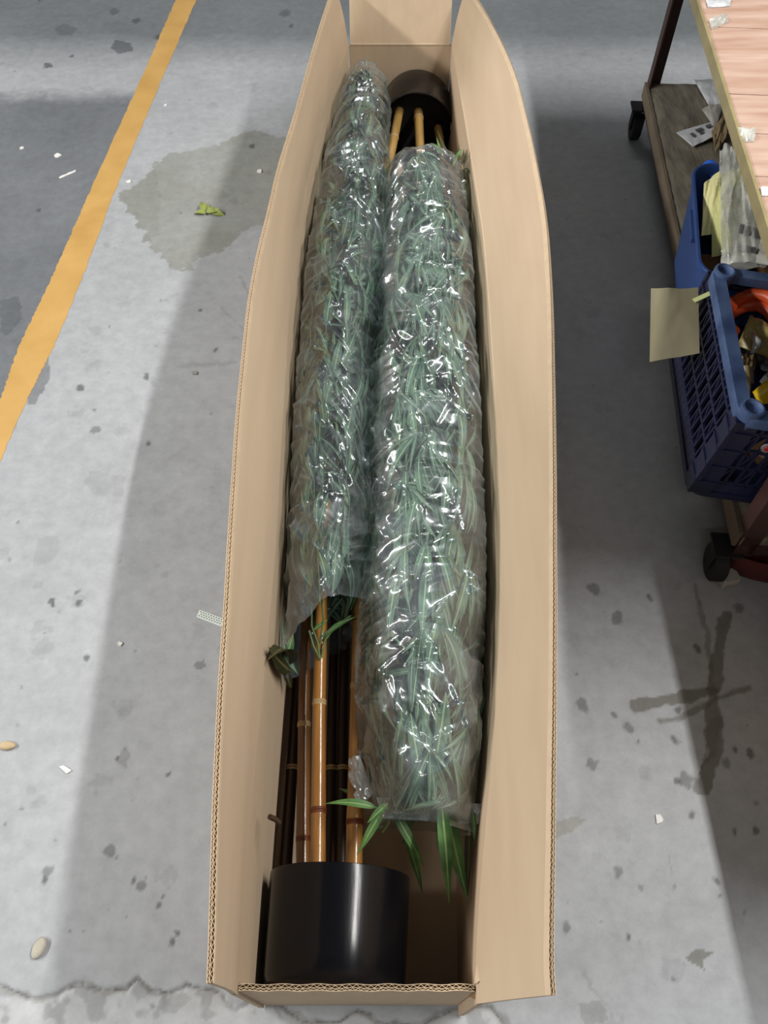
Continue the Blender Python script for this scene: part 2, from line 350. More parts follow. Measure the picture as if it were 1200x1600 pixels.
# crisp pale grit near the big stain
V = np.stack([X, Y, Zg], -1).reshape(-1, 3)
fm = bpy.data.materials.new('stained_concrete'); fm.use_nodes = True; N = fm.node_tree.nodes; L = fm.node_tree.links; b = N['Principled BSDF']
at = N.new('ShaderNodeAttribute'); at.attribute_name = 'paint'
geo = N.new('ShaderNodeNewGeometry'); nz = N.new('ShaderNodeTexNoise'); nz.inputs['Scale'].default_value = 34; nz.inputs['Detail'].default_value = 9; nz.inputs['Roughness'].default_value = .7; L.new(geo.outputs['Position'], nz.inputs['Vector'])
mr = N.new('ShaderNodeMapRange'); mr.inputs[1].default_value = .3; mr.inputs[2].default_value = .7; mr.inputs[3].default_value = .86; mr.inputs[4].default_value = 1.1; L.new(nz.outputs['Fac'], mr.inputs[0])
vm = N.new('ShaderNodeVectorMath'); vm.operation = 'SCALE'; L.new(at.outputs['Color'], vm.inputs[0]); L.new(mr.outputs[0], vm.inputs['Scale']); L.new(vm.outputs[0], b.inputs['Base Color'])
b.inputs['Roughness'].default_value = .62; b.inputs['Specular IOR Level'].default_value = .3
bp = N.new('ShaderNodeBump'); bp.inputs['Strength'].default_value = .25; bp.inputs['Distance'].default_value = .002; L.new(nz.outputs['Fac'], bp.inputs['Height']); L.new(bp.outputs[0], b.inputs['Normal'])
# joined to a wide apron so that the hall floor goes on
ai = np.arange(NR*NC).reshape(NR, NC)
B = 9.0
ext = np.array([(-B, -6, 0), (B, -6, 0), (B, 12, 0), (-B, 12, 0)])
F = np.stack([ai[:-1, :-1], ai[:-1, 1:], ai[1:, 1:], ai[1:, :-1]], -1).reshape(-1, 4)
n0 = NR*NC; c00, c01, c11, c10 = ai[0, 0], ai[0, -1], ai[-1, -1], ai[-1, 0]
F = np.vstack([F, [[n0, n0+1, c01, c00], [n0+1, n0+2, c11, c01], [n0+2, n0+3, c10, c11], [n0+3, n0, c00, c10]]])
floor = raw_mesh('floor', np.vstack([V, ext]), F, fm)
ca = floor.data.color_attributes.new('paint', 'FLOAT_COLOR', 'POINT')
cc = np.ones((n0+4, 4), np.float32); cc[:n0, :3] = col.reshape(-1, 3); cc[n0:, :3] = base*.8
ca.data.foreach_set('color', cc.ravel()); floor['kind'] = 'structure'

# yellow floor line (thick paint)
ym = mat('worn_yellow_floor_paint', (194, 152, 84), .6, .05, 9, (1, 1, 1), .1, 120, rgb2=(200, 160, 94))
lf = W2([(330, -110), (275, 0), (215, 135), (140, 300), (85, 425), (30, 540), (0, 625), (-120, 890), (-260, 1200)])
rt = W2([(362, -110), (307, 0), (250, 130), (175, 310), (132, 425), (85, 540), (42, 625), (-60, 860), (-190, 1180)])
mb = MB(); G = []; NN = []
for s in np.linspace(0, 1, 260):
    k = s*(len(lf)-1); i = min(int(k), len(lf)-2); f = k-i
    a = Vector((*lf[i], 0)).lerp(Vector((*lf[i+1], 0)), f); c = Vector((*rt[i], 0)).lerp(Vector((*rt[i+1], 0)), f)
    j1 = .004*(random.random()-.5); j2 = .004*(random.random()-.5)
    row = [a.lerp(c, t)+Vector(((j1 if t == 0 else j2 if t == 1 else 0), 0, .0006)) for t in (0, .25, .5, .75, 1)]
    G.append(row); NN.append([Vector((0, 0, -1))]*5)
mb.slab(G, .0014, NN); o = mb.build('floor_line', ym, smooth=True)
tag(o, 'worn yellow line painted on the concrete floor, left of the box', 'floor marking')

# ================================================================== THE LONG BOX
ZR = .28; FL = .160; TH = .0075
def curve_x(pts, z):
    w3 = [P(a, b_, z) for a, b_ in pts]; ys = [p[1] for p in w3]; xs = [p[0] for p in w3]
    o_ = np.argsort(ys); return np.array(ys)[o_], np.array(xs)[o_]
RL = curve_x([(372, 1536), (378, 1450), (388, 1300), (402, 1150), (418, 1000), (431, 850), (439, 700), (446, 580), (452, 480), (463, 370), (478, 290), (500, 200), (520, 135), (545, 70)], ZR)
RR = curve_x([(742, 1536), (745, 1450), (758, 1300), (772, 1150), (781, 1000), (784, 850), (778, 700), (770, 580), (763, 480), (754, 370), (740, 280), (724, 180), (706, 72)], ZR)
D0 = P(372, 1536, ZR)[1]; D1 = P(545, 70, ZR)[1]
def smooth_interp(tab, ys):
    g = np.linspace(D0-.1, D1+.1, 400); x = np.interp(g, tab[0], tab[1])
    x[g < tab[0][0]] = tab[1][0]; k = np.hanning(27); k /= k.sum()
    xp = np.pad(x, 13, mode='edge'); return np.interp(ys, g, np.convolve(xp, k, 'valid')).reshape(np.shape(ys))
XL0, XL1, XR0, XR1 = P(372, 1536, ZR)[0], P(545, 70, ZR)[0], P(742, 1536, ZR)[0], P(706, 72, ZR)[0]
def base_l(y): t = (y-D0)/(D1-D0); return XL0+(XL1-XL0)*t
def base_r(y): t = (y-D0)/(D1-D0); return XR0+(XR1-XR0)*t
EL = [(335, 1900), (335, 1540), (337, 1400), (343, 1200), (350, 1050), (357, 950), (362, 850), (368, 750), (375, 640), (383, 560), (392, 470), (405, 400), (418, 350), (440, 255), (462, 187), (485, 105), (495, 67), (516, 0), (524, -25), (535, -80)]
ER = [(858, 1900), (858, 1530), (859, 1400), (861, 1200), (863, 1000), (863, 700), (861, 500), (859, 440), (854, 354), (846, 300), (825, 188), (817, 154), (804, 96), (790, 40), (777, 0), (768, -25), (750, -80)]
def edge_fn(pts):
    p = sorted(pts, key=lambda q: q[1]); ys = [q[1] for q in p]; xs = [q[0] for q in p]
    return lambda y: float(np.interp(y, ys, xs))
def flap_dir(Rp, out, ef, sgn):
    lo, hi = R(-35), R(80)
    def g(ph):
        q = Rp+FL*(math.sin(ph)*out+math.cos(ph)*Vector((0, 0, 1))); x, y = proj(q); return sgn*(x-ef(y))
    for _ in range(40):
        m_ = (lo+hi)/2
        if g(m_) < 0: lo = m_
        else: hi = m_
    return (lo+hi)/2
WP = .42
def wall_lim(y, z, margin=.004):
    f = np.clip(np.asarray(z, float)/ZR, 0.02, 1)**WP; bl, br = base_l(y), base_r(y)
    return bl+(smooth_interp(RL, y)-bl)*f+margin, br+(smooth_interp(RR, y)-br)*f-margin
def keep_in(p, margin=.004):
    lo, hi = wall_lim(np.array([p[1]]), p[2], margin); return Vector((min(max(p[0], lo[0]), hi[0]), p[1], p[2]))
carton = thing('cardboard_box', ((XL0+XR0)/2, (D0+D1)/2, 0), 'long open cardboard box on the floor holding two wrapped bamboo trees', 'box')

def edge_flutes(E, IN, NR_, name, parent, depth=.010, pitch=.0085):
    """cut edge of double-wall board: E edge points (inner face), IN into-board unit vectors, NR_ thickness direction"""
    mb_l = MB(); mb_f = MB()
    lay = [(0, .0007), (.0040, .0006), (.0068, .0007)]
    for off, t in lay:
        G = [[E[i]+NR_[i]*off, E[i]+NR_[i]*off+IN[i]*depth] for i in range(len(E))]
        mb_l.slab(G, t, [[NR_[i]]*2 for i in range(len(E))])
    arc = [0.0]
    for i in range(1, len(E)): arc.append(arc[-1]+(E[i]-E[i-1]).length)
    arc = np.array(arc); Ea = np.array([tuple(e) for e in E]); Ia = np.array([tuple(e) for e in IN]); Na = np.array([tuple(e) for e in NR_])
    it = lambda A, s: Vector([float(np.interp(s, arc, A[:, k])) for k in range(3)])
    for (o0, o1, pt) in ((.0006, .0041, pitch), (.0045, .0069, pitch*.78)):
        n = int(arc[-1]/(pt/2)); G = []; Nn = []
        for k in range(n+1):
            s = min(arc[-1], k*pt/2+ (random.random()-.5)*pt*.12); e = it(Ea, s); nn = it(Na, s); ii = it(Ia, s)
            off = o0 if k % 2 else o1-.0007
            p = e+nn*off+ii*.0004; G.append([p, p+ii*(depth-.001)]); Nn.append([nn, nn])
        mb_f.slab(G, .0007, Nn)
    a = mb_l.build(name, M['card_raw'], parent, fix=False)
    f = mb_f.build('flute', M['card_flute'], parent, fix=False); f['kind'] = 'stuff'
    return a
ys = np.linspace(D0, D1, 110)
for side, tab, basef, ef, sg, near_ext in (('left', RL, base_l, edge_fn(EL), -1, .012), ('right', RR, base_r, edge_fn(ER), 1, .022)):
    ysx = np.concatenate([[D0-near_ext], ys]); rx = smooth_interp(tab, ysx)
    rx[0] = rx[1]
    Gw = []; Nw = []; Gf = []; Nf = []; Ee = []; Ei = []; En = []; phs = []
    for i, y in enumerate(ysx):
        x = rx[i]; xb = basef(y)
        Gw.append([Vector((xb+(x-xb)*(k/8)**WP, y, .006+(ZR-.006)*k/8)) for k in range(9)]); Nw.append([Vector((sg, 0, 0))]*9)
        Rp = Vector((x, y, ZR)); phs.append(flap_dir(Rp, Vector((sg, 0, 0)), ef, sg))
    phs = np.array(phs)
    if sg > 0: phs = np.minimum(phs, np.radians(9+42*np.clip((D1-ysx)/.38, 0, 1)))
    k_ = np.hanning(11); k_ /= k_.sum(); phs = np.convolve(np.pad(phs, 5, mode='edge'), k_, 'valid')
    print(side, 'flap tilt', np.degrees(phs[::12]).round(1))
    for i, y in enumerate(ysx):
        ph = phs[i]; d = Vector((sg*math.sin(ph), 0, math.cos(ph))); n = Vector((sg*math.cos(ph), 0, -math.sin(ph)))
        yj = y
        Rp = Vector((rx[i], yj, ZR)); row = []
        for k in range(9):
            t = k/8; bow = -.004*math.sin(math.pi*t)
            row.append(Rp+d*(t*(FL-.010))+n*bow)
        Gf.append(row); Nf.append([n]*9)
        Ee.append(Rp+d*FL); Ei.append(-d); En.append(n)
    mb = MB(); mb.slab(Gw, TH, Nw); mb.build('side_panel', M['card'], carton, smooth=True)
    mb = MB(); mb.slab(Gf, TH, Nf); fl = mb.build('side_flap', M['card'], carton, smooth=True)
    edge_flutes(Ee, Ei, En, 'cut_edge', fl)
    # small score line pressed along the fold
    mb = MB(); mb.tube([Vector((rx[i]+sg*.0035, y, ZR)) for i, y in enumerate(ysx)], .0036, 8); mb.build('fold_crease', M['card'], fl, smooth=True)
# bottom panel
mb = MB(); G = []; 
for y in (D0-.0, D1): G.append([Vector((base_l(y), y, .006)), Vector((base_r(y), y, .006))])
mb.slab(G, .0055, [[Vector((0, 0, -1))]*2]*2); mb.build('bottom_panel', M['card'], carton)
# far end panel and flap
mb = MB(); xl, xr = base_l(D1), base_r(D1)
mb.slab([[Vector((xl+(xr-xl)*i/8, D1, .006+(ZR-.008)*k/4)) for k in range(5)] for i in range(9)], TH, [[Vector((0, 1, 0))]*5]*9); mb.build('end_panel', M['card'], carton)
ph = R(22); d = Vector((0, math.sin(ph), math.cos(ph))); n = Vector((0, math.cos(ph), -math.sin(ph)))
mb = MB(); mb.slab([[Vector((xl+.004+(xr-xl-.008)*i/8, D1+.001, ZR+.002))+d*(k/5*(.21-.010))+n*(-.003*math.sin(math.pi*k/5)) for k in range(6)] for i in range(9)], TH, [[n]*6]*9)
ef_ = mb.build('end_flap', M['card'], carton, smooth=True)
mb = MB(); mb.tube([Vector((xl+.006, D1+.003, ZR)), Vector((xr-.006, D1+.003, ZR))], .0042, 8); mb.build('fold_crease', M['card'], ef_, smooth=True)
EE = [Vector((xl+.004+(xr-xl-.008)*i/20, D1+.001, ZR+.002))+d*.21 for i in range(21)]
edge_flutes(EE, [-d]*21, [n]*21, 'cut_edge', ef_)
# near end panel, its cut edge facing up
xl, xr = XL0+.001, XR0-.001
mb = MB(); th_n = Vector((0, -1, 0))
GG = []
for i in range(31):
    t = i/30; x = xl+(xr-xl)*t
    GG.append([Vector((x, D0-.001, .004+(ZR-.010-.004)*k/4)) for k in range(5)])
mb.slab(GG, TH, [[th_n]*5]*31); ep = mb.build('end_panel', M['card'], carton)
EE = [Vector((xl+(xr-xl)*i/60, D0-.001+.0006*math.sin(i*.7), ZR)) for i in range(61)]
edge_flutes(EE, [Vector((0, 0, -1))]*61, [th_n]*61, 'cut_edge', ep, depth=.011, pitch=.0088)
# torn liner curl and folded tab at the near right corner, dark piece for the shaded slot at the near left
mb = MB(); G = []
for i in range(9):
    t = i/8; c = P(741+3*t, 1537-28*t, ZR+.004*math.sin(t*3)); G.append([c, c+Vector((.002+.006*t*(1-t)*4, .0, .010-.006*t))])
mb.slab(G, .0008, [[Vector((1, 0, .3)).normalized()]*2]*9); mb.build('torn_liner', M['card_raw'], carton, smooth=True)
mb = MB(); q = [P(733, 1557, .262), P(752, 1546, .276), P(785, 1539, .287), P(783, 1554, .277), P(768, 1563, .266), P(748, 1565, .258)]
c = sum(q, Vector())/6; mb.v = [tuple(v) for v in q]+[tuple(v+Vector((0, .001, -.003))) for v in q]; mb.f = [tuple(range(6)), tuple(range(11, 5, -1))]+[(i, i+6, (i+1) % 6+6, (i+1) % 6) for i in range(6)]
mb.build('corner_tab_or_shade', mat('shaded_tab_card', (150, 122, 88), .9), carton)
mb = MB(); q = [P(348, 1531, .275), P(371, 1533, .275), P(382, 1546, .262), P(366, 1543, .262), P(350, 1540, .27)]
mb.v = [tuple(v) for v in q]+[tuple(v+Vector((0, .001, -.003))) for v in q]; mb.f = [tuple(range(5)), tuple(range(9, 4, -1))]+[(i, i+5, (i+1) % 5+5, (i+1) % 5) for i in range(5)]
mb.build('corner_tab_or_shade', bpy.data.materials['shaded_tab_card'], carton)

# ================================================================== TREES
def leaf_mesh(name, L_=1.0, wid=.10, curl=.05, fold=.25, twist=0.0, nseg=8):
    v = []; f = []; uv = []
    for i in range(nseg+1):
        t = i/nseg; w_ = wid*.5*(math.sin(math.pi*min(1, t*1.02)**.72)**.85 if 0 < t < 1 else .03)
        z = curl*math.sin(math.pi*t*.9)-curl*.8*t*t; a = twist*t
        for s in (-1, 0, 1):
            yy_ = s*w_; zz = abs(s)*w_*fold
            v.append((t*L_, yy_*math.cos(a)-zz*math.sin(a), z+yy_*math.sin(a)+zz*math.cos(a)))
            uv.append((.5+.5*s, t))
    for i in range(nseg):
        for s in (0, 1):
            a = i*3+s; f.append((a, a+3, a+4, a+1))
    return np.array(v), np.array(f), np.array(uv)
LV = [leaf_mesh('leaf', wid=w_, curl=c_, fold=fo, twist=tw) for w_, c_, fo, tw in ((.125, .05, .3, .2), (.10, .10, .25, -.4), (.145, .02, .35, .5), (.09, -.05, .2, -.2), (.12, .14, .3, .6))]
def to_mesh(name, V, F, UV, m):
    me = bpy.data.meshes.new(name); me.vertices.add(len(V)); me.vertices.foreach_set('co', V.astype(np.float32).ravel())
    me.loops.add(F.size); me.loops.foreach_set('vertex_index', F.ravel().astype(np.int32)); me.polygons.add(len(F)); me.polygons.foreach_set('loop_start', np.arange(0, F.size, 4, dtype=np.int32))
    me.polygons.foreach_set('use_smooth', np.ones(len(F), bool)); me.update(calc_edges=True)
    ul = me.uv_layers.new(name='UVMap'); ul.data.foreach_set('uv', UV[F.ravel()].astype(np.float32).ravel()); me.materials.append(m); return me
LM = {k: [to_mesh('leaf', *lv, M[k]) for lv in LV] for k in ('leaf', 'leaf_fresh', 'leaf_dark')}
def leaf_matrix(base_, tip, nrm, width=1.0):
    b_, t_ = Vector(base_), Vector(tip); x = (t_-b_); l = x.length; x.normalize(); z = Vector(nrm); y = z.cross(x)
    if y.length < 1e-3: y = Vector((0, 1, 0))
    y.normalize(); z = x.cross(y)
    m_ = Matrix.Identity(4)
    for r_ in range(3): m_[r_][0] = x[r_]*l; m_[r_][1] = y[r_]*l*width; m_[r_][2] = z[r_]*l; m_[r_][3] = b_[r_]
    return m_
def add_leaf(tree, m_, kind='leaf', variant=None):
    v = random.randrange(5) if variant is None else variant
    o = bpy.data.objects.new('leaf', LM[kind][v]); C.objects.link(o); o.parent = tree
    o.matrix_local = Matrix.Translation(-tree.location) @ m_; return o

def smooth_tab(pts, z):
    w3 = sorted([tuple(P(a, b_, z)) for a, b_ in pts], key=lambda q: q[1]); return np.array([q[1] for q in w3]), np.array([q[0] for q in w3])
class Bundle:
    """foliage bundle: centre line and half widths read off the photograph, oval section"""
    def __init__(s, left, right, zc, hh, ends=(.10, .10), k0=.35, k1=.35):
        s.l = smooth_tab(left, zc); s.r = smooth_tab(right, zc); s.y0 = max(s.l[0][0], s.r[0][0]); s.y1 = min(s.l[0][-1], s.r[0][-1]); s.zc = zc; s.hh = hh; s.ends = ends; s.k = (k0, k1)
    def at(s, y):
        xl = np.interp(y, *s.l); xr = np.interp(y, *s.r)
        lo, hi = wall_lim(np.atleast_1d(y), s.zc, .009); lo = lo.reshape(np.shape(y)); hi = hi.reshape(np.shape(y)); xl = np.maximum(xl, lo); xr = np.minimum(xr, hi)
        e = np.ones_like(np.asarray(y, float))
        e = np.where(y-s.y0 < s.ends[0], s.k[0]+(1-s.k[0])*np.sqrt(np.clip((y-s.y0)/s.ends[0], 0, 1)), e)
        e = np.where(s.y1-y < s.ends[1], np.minimum(e, s.k[1]+(1-s.k[1])*np.sqrt(np.clip((s.y1-y)/s.ends[1], 0, 1))), e)
        return (xl+xr)/2, (xr-xl)/2, s.hh*e
A = Bundle([(556, 124), (536, 132), (512, 172), (487, 230), (472, 330), (460, 450), (452, 600), (450, 750), (452, 850), (456, 940), (450, 985)],
           [(562, 124), (588, 134), (602, 150), (604, 200), (604, 300), (602, 400), (590, 480), (577, 600), (572, 700), (574, 850), (570, 930), (560, 985)], .19, .118, (.05, .20), .8, .15)
Bb = Bundle([(614, 268), (606, 282), (600, 340), (592, 450), (582, 600), (574, 750), (566, 900), (563, 1050), (570, 1150), (590, 1268), (592, 1290)],
            [(700, 268), (732, 276), (748, 305), (755, 400), (752, 500), (758, 600), (770, 700), (778, 800), (774, 900), (768, 1000), (760, 1100), (755, 1200), (750, 1268), (750, 1290)], .19, .128, (.14, .12), .22, .30)

def pot(tree, centre, ydir, rim_y, bot_y, r_=.105):
    mb = MB(); sgn = 1 if bot_y > rim_y else -1; ln = abs(bot_y-rim_y); ax = (0.035*sgn, sgn, 0)
    prof = [(0.0, r_-.003), (-.0008, r_-.0015), (0, r_), (.002, r_+.0004), (.02, r_-.0002), (ln*.5, r_-.002), (ln-.012, r_-.004), (ln-.004, r_-.007), (ln, r_-.013), (ln+.0005, r_*.7), (ln+.0005, .0005)]
    inner = [(ln-.006, .0005), (ln-.006, r_-.016), (.02, r_-.0035), (0.0, r_-.003)]
    mb.lathe(inner[:-1]+prof, (centre[0], rim_y, centre[2]), ax, 96)
    return mb.build('pot', M['pot'], tree, smooth=True)
def bamboo(tree, pts, rads, m, node_at, label=None, n=20, band=True):
    """one pole with swollen nodes"""
    pts = [keep_in(p, rads[0]+.003) for p in pts]; fine = []; rr = []; N_ = 70
    arc = [0]
    for a, b_ in zip(pts[:-1], pts[1:]): arc.append(arc[-1]+(b_-a).length)
    for k in range(N_+1):
        s = arc[-1]*k/N_; i = max(j for j in range(len(arc)) if arc[j] <= s+1e-9); i = min(i, len(pts)-2); f = (s-arc[i])/(arc[i+1]-arc[i])
        fine.append(pts[i].lerp(pts[i+1], f)); base_r = rads[0]+(rads[1]-rads[0])*k/N_
        sw = sum(math.exp(-((s-q)/.006)**2) for q in node_at); rr.append(base_r*(1+.07*sw))
    mb = MB(); mb.tube(fine, rr, n); o = mb.build('bamboo_pole', m, tree, smooth='all')
    if label: o['label'] = label
    tot = arc[-1]
    for q in node_at:
        if q > tot: continue
        i = max(j for j in range(len(arc)) if arc[j] <= q); i = min(i, len(pts)-2); f = (q-arc[i])/(arc[i+1]-arc[i]); c = pts[i].lerp(pts[i+1], f); d = (pts[i+1]-pts[i]).normalized(); br = rads[0]+(rads[1]-rads[0])*q/tot
        mb = MB(); mb.lathe([(-.005, br*1.0), (-.0035, br*1.07), (-.001, br*1.10), (0, br*1.03), (.001, br*1.10), (.0035, br*1.07), (.005, br*1.0)], c, d, 20)
        r_ = mb.build('node', M['node_red'] if q < .2 else M['node'], None, smooth=True); r_.parent = o; r_.matrix_parent_inverse = Matrix.Translation(-tree.location) if False else Matrix.Identity(4)
        r_.matrix_parent_inverse = Matrix.Identity(4)
    return o

def foliage(tree, bun, direction, n_front, n_rest, seed, kinds=('leaf',), y_lo=None, y_hi=None, skip=None):
    """fans of leaves inside the bundle; direction +1 leaves point away from the viewer, -1 toward"""
    rnd = random.Random(seed); front = []; rest = []
    y_lo = bun.y0+.02 if y_lo is None else y_lo; y_hi = bun.y1-.03 if y_hi is None else y_hi
    # bias by near end being larger in the picture
    def sample(rmin, rmax, top):
        y = rnd.uniform(y_lo, y_hi); cx, hw, hh = [float(q) for q in bun.at(y)]
        ang = rnd.uniform(-.1, 1.1)*math.pi if top else rnd.uniform(0, 2*math.pi); rad = rnd.uniform(rmin, rmax)
        return y, cx, hw, hh, ang, rad
    twig_mb = MB()
    def fan(lst, rmin, rmax, top, count):
        while len(lst) < count:
            y, cx, hw, hh, ang, rad = sample(rmin, rmax, top); k = rnd.randint(3, 7); head = rnd.uniform(-.85, .85)
            nx = math.cos(ang); nz_ = math.sin(ang)
            c0 = Vector((cx+hw*rad*nx, y, bun.zc+hh*rad*nz_)); nrm = Vector((nx*hh, 0, nz_*hw)).normalized()
            if top and rmin > .7:
                e = c0-nrm*.02-Vector((0, direction*.10, 0))
                if y_lo < e.y < y_hi: twig_mb.tube([e, (e+c0)/2+nrm*.006, c0], [.0014, .0011, .0008], 5)
            for j in range(k):
                if len(lst) >= count: break
                a = head+(j-(k-1)/2)*rnd.uniform(.16, .34); l = rnd.uniform(.07, .145)
                tang = nrm.cross(Vector((0, 1, 0))).normalized()
                yt = y+direction*math.cos(a)*l; yt_c = min(max(yt, bun.y0+.01), bun.y1-.01)
                cx2, hw2, hh2 = [float(q) for q in bun.at(yt_c)]
                d_ang = math.sin(a)*l/max(.04, (hw2+hh2)/2); a2 = ang+d_ang; r2 = min(rad, .93)*rnd.uniform(.9, 1.0)
                t = Vector((cx2+hw2*r2*math.cos(a2), yt_c, bun.zc+hh2*r2*math.sin(a2)))
                if (t-c0).length < .04: continue
                lst.append((leaf_matrix(c0, t, nrm+Vector((rnd.uniform(-.4, .4), rnd.uniform(-.3, .3), 0)), rnd.uniform(.8, 1.2)), rnd.randrange(5)))
    fan(front, .80, .94, True, n_front)
    if twig_mb.v:
        tw = twig_mb.build('twig', M['twig'], tree, smooth=True, fix=False); tw['kind'] = 'stuff'
    fan(rest, .35, .90, False, n_rest)
    for m_, v in front: add_leaf(tree, m_, 'leaf', v)
    Vs, Fs, Us = [], [], []; o_ = 0
    for m_, v in rest:
        lv, lf_, lu = LV[v]; a = np.array(m_); Vs.append(lv @ a[:3, :3].T+a[:3, 3]); Fs.append(lf_+o_); Us.append(lu); o_ += len(lv)
    me = to_mesh('inner_leaves', np.vstack(Vs), np.vstack(Fs), np.vstack(Us), M['leaf']); o = bpy.data.objects.new('inner_leaves', me); C.objects.link(o); attach(o, tree); o['kind'] = 'stuff'

# --- tree whose pot lies at the near end
ta = thing('bamboo_tree', (-.066, .16, .0), 'artificial bamboo tree lying with its black pot at the near end of the box', 'artificial plant')
pot(ta, (-.066, 0, .1125), 1, P(520, 1347, .2175)[1], D0+.004)
mb = MB(); mb.lathe([(0, .0005), (0, .098), (.004, .098), (.004, .0005)], (-.066, P(520, 1347, .2175)[1]-.03, .1125), (0, 1, 0), 48); mb.build('soil', M['soil'], ta)
yb_ = D0+.06
def pole_pts(pxs): return [P(a, b_, z) for a, b_, z in pxs]
bamboo(ta, pole_pts([(496, 1420, .15), (497, 1345, .155), (499, 1100, .16), (501, 1000, .165), (512, 700, .17), (530, 400, .17), (550, 200, .17)]), (.0118, .007), M['bamboo'], [.135, .305, .52, .75, .98, 1.25, 1.5], 'glossy golden brown bamboo pole, brightest of this tree')
bamboo(ta, pole_pts([(552, 1420, .12), (553, 1345, .13), (557, 1150, .135), (562, 950, .14), (560, 700, .15), (572, 400, .15)]), (.0135, .007), M['bamboo'], [.12, .34, .6, .85, 1.1, 1.3])
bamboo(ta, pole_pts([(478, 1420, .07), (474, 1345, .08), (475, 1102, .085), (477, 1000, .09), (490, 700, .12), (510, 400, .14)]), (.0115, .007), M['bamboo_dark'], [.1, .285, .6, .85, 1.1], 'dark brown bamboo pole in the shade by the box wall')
for pp_, r0 in (([(446, 1420, .03), (447, 1345, .03), (457, 1100, .035), (464, 960, .04)], .0105), ([(536, 1420, .03), (534, 1345, .03), (536, 1100, .03), (540, 950, .035)], .0105), ([(514, 1420, .03), (515, 1345, .03), (519, 1100, .03), (523, 950, .035)], .0095)):  # last two poles added, dark colour standing in for shade in the gap
    bamboo(ta, pole_pts(pp_), (r0, r0*.85), M['bamboo_shade'], [.22], 'darkest brown pole low in the box, darkening the shaded gap')
foliage(ta, A, 1, 290, 3000, 11)
# --- tree whose pot lies at the far end
tb = thing('bamboo_tree', (.08, 2.3, .0), 'artificial bamboo tree lying with its black pot at the far end of the box', 'artificial plant')
pb = P(650, 143, .226); pot(tb, (pb[0]+.004, 0, .118), -1, pb[1], D1-.006)
mb = MB(); mb.lathe([(0, .0005), (0, .098), (.004, .098), (.004, .0005)], (pb[0]+.005, pb[1]+.045, .118), (0, 1, 0), 48); mb.build('soil', M['soil'], tb)
bamboo(tb, pole_pts([(631, 135, .135), (624, 172, .145), (612, 235, .155), (602, 275, .15), (610, 360, .13), (625, 600, .13), (640, 900, .13)]), (.0135, .007), M['bamboo_pale'], [.05, .31, .5, .7, .95, 1.2])
bamboo(tb, pole_pts([(652, 130, .13), (653, 160, .14), (655, 205, .145), (657, 245, .15), (665, 400, .14), (680, 700, .13), (680, 1000, .13)]), (.0140, .007), M['bamboo_pale'], [.22, .5, .7, .95, 1.2])
bamboo(tb, pole_pts([(676, 140, .10), (680, 175, .10), (687, 215, .11), (692, 250, .12), (700, 400, .12), (720, 700, .12)]), (.0125, .007), M['bamboo_pale'], [.19, .5, .75, 1.0])
mb = MB(); mb.tube(pole_pts([(676, 150, .101), (680, 175, .102), (685, 200, .108)]), .0131, 16); mb.build('pole_sleeve', mat('dark_red_sleeve', (58, 26, 30), .3), tb, smooth=True)
foliage(tb, Bb, -1, 245, 3600, 12)
# loose leaves poking out of the open ends, and dark ones for leaf shadows on the inner wall
def leafpx(tree, b_, t_, zb, zt, wd=1.0, kind='leaf_fresh', var=None, nrm=(0, 0, 1)):
    return add_leaf(tree, leaf_matrix(keep_in(P(*b_, zb), .012), keep_in(P(*t_, zt), .004), Vector(nrm)+Vector((random.uniform(-.3, .3), random.uniform(-.3, .3), 0)), wd), kind, var)
for b_, t_, zb, zt, wd in [((590, 1262), (506, 1254), .20, .20, 1.4), ((600, 1262), (557, 1337), .20, .18, 1.7), ((606, 1255), (574, 1286), .22, .22, 1.9), ((612, 1262), (664, 1356), .17, .13, 1.5), ((628, 1290), (662, 1400), .12, .07, 1.2),
                           ((688, 1240), (703, 1414), .22, .17, 1.1), ((690, 1235), (744, 1408), .22, .16, 1.15), ((684, 1262), (684, 1330), .16, .13, 1.2), ((715, 1262), (735, 1312), .16, .12, 1.3), ((738, 1262), (766, 1318), .2, .19, 1.3),
                           ((600, 1290), (572, 1300), .15, .14, 2.0), ((570, 1248), (530, 1232), .13, .12, 1.5), ((650, 1272), (628, 1320), .10, .08, 1.4)]:
    leafpx(tb, b_, t_, zb, zt, wd)
for b_, t_ in [((745, 1240), (748, 1360)), ((746, 1260), (752, 1410)), ((748, 1250), (755, 1340)), ((744, 1230), (743, 1300))]:
    leafpx(tb, b_, t_, .17, .15, .7, 'leaf_dark')
for k in range(24):  # dark leaves standing in for leaf shadows on the inner wall
    y = 820+k*19; xx = 772-(k*19)*.042+random.uniform(-3, 3); leafpx(tb, (xx-4, y), (xx+4+random.uniform(-2, 5), y+random.uniform(40, 75)), .20, .19, .9, 'leaf_dark', nrm=(-1, 0, .6))
for line in ([(596, 1262, .2), (618, 1250, .21), (640, 1225, .22)], [(598, 1300, .16), (608, 1285, .17), (607, 1265, .19)]):
    mb = MB(); mb.tube(pole_pts(line), .0014, 6); mb.build('twig', M['twig'], tb, smooth=True)
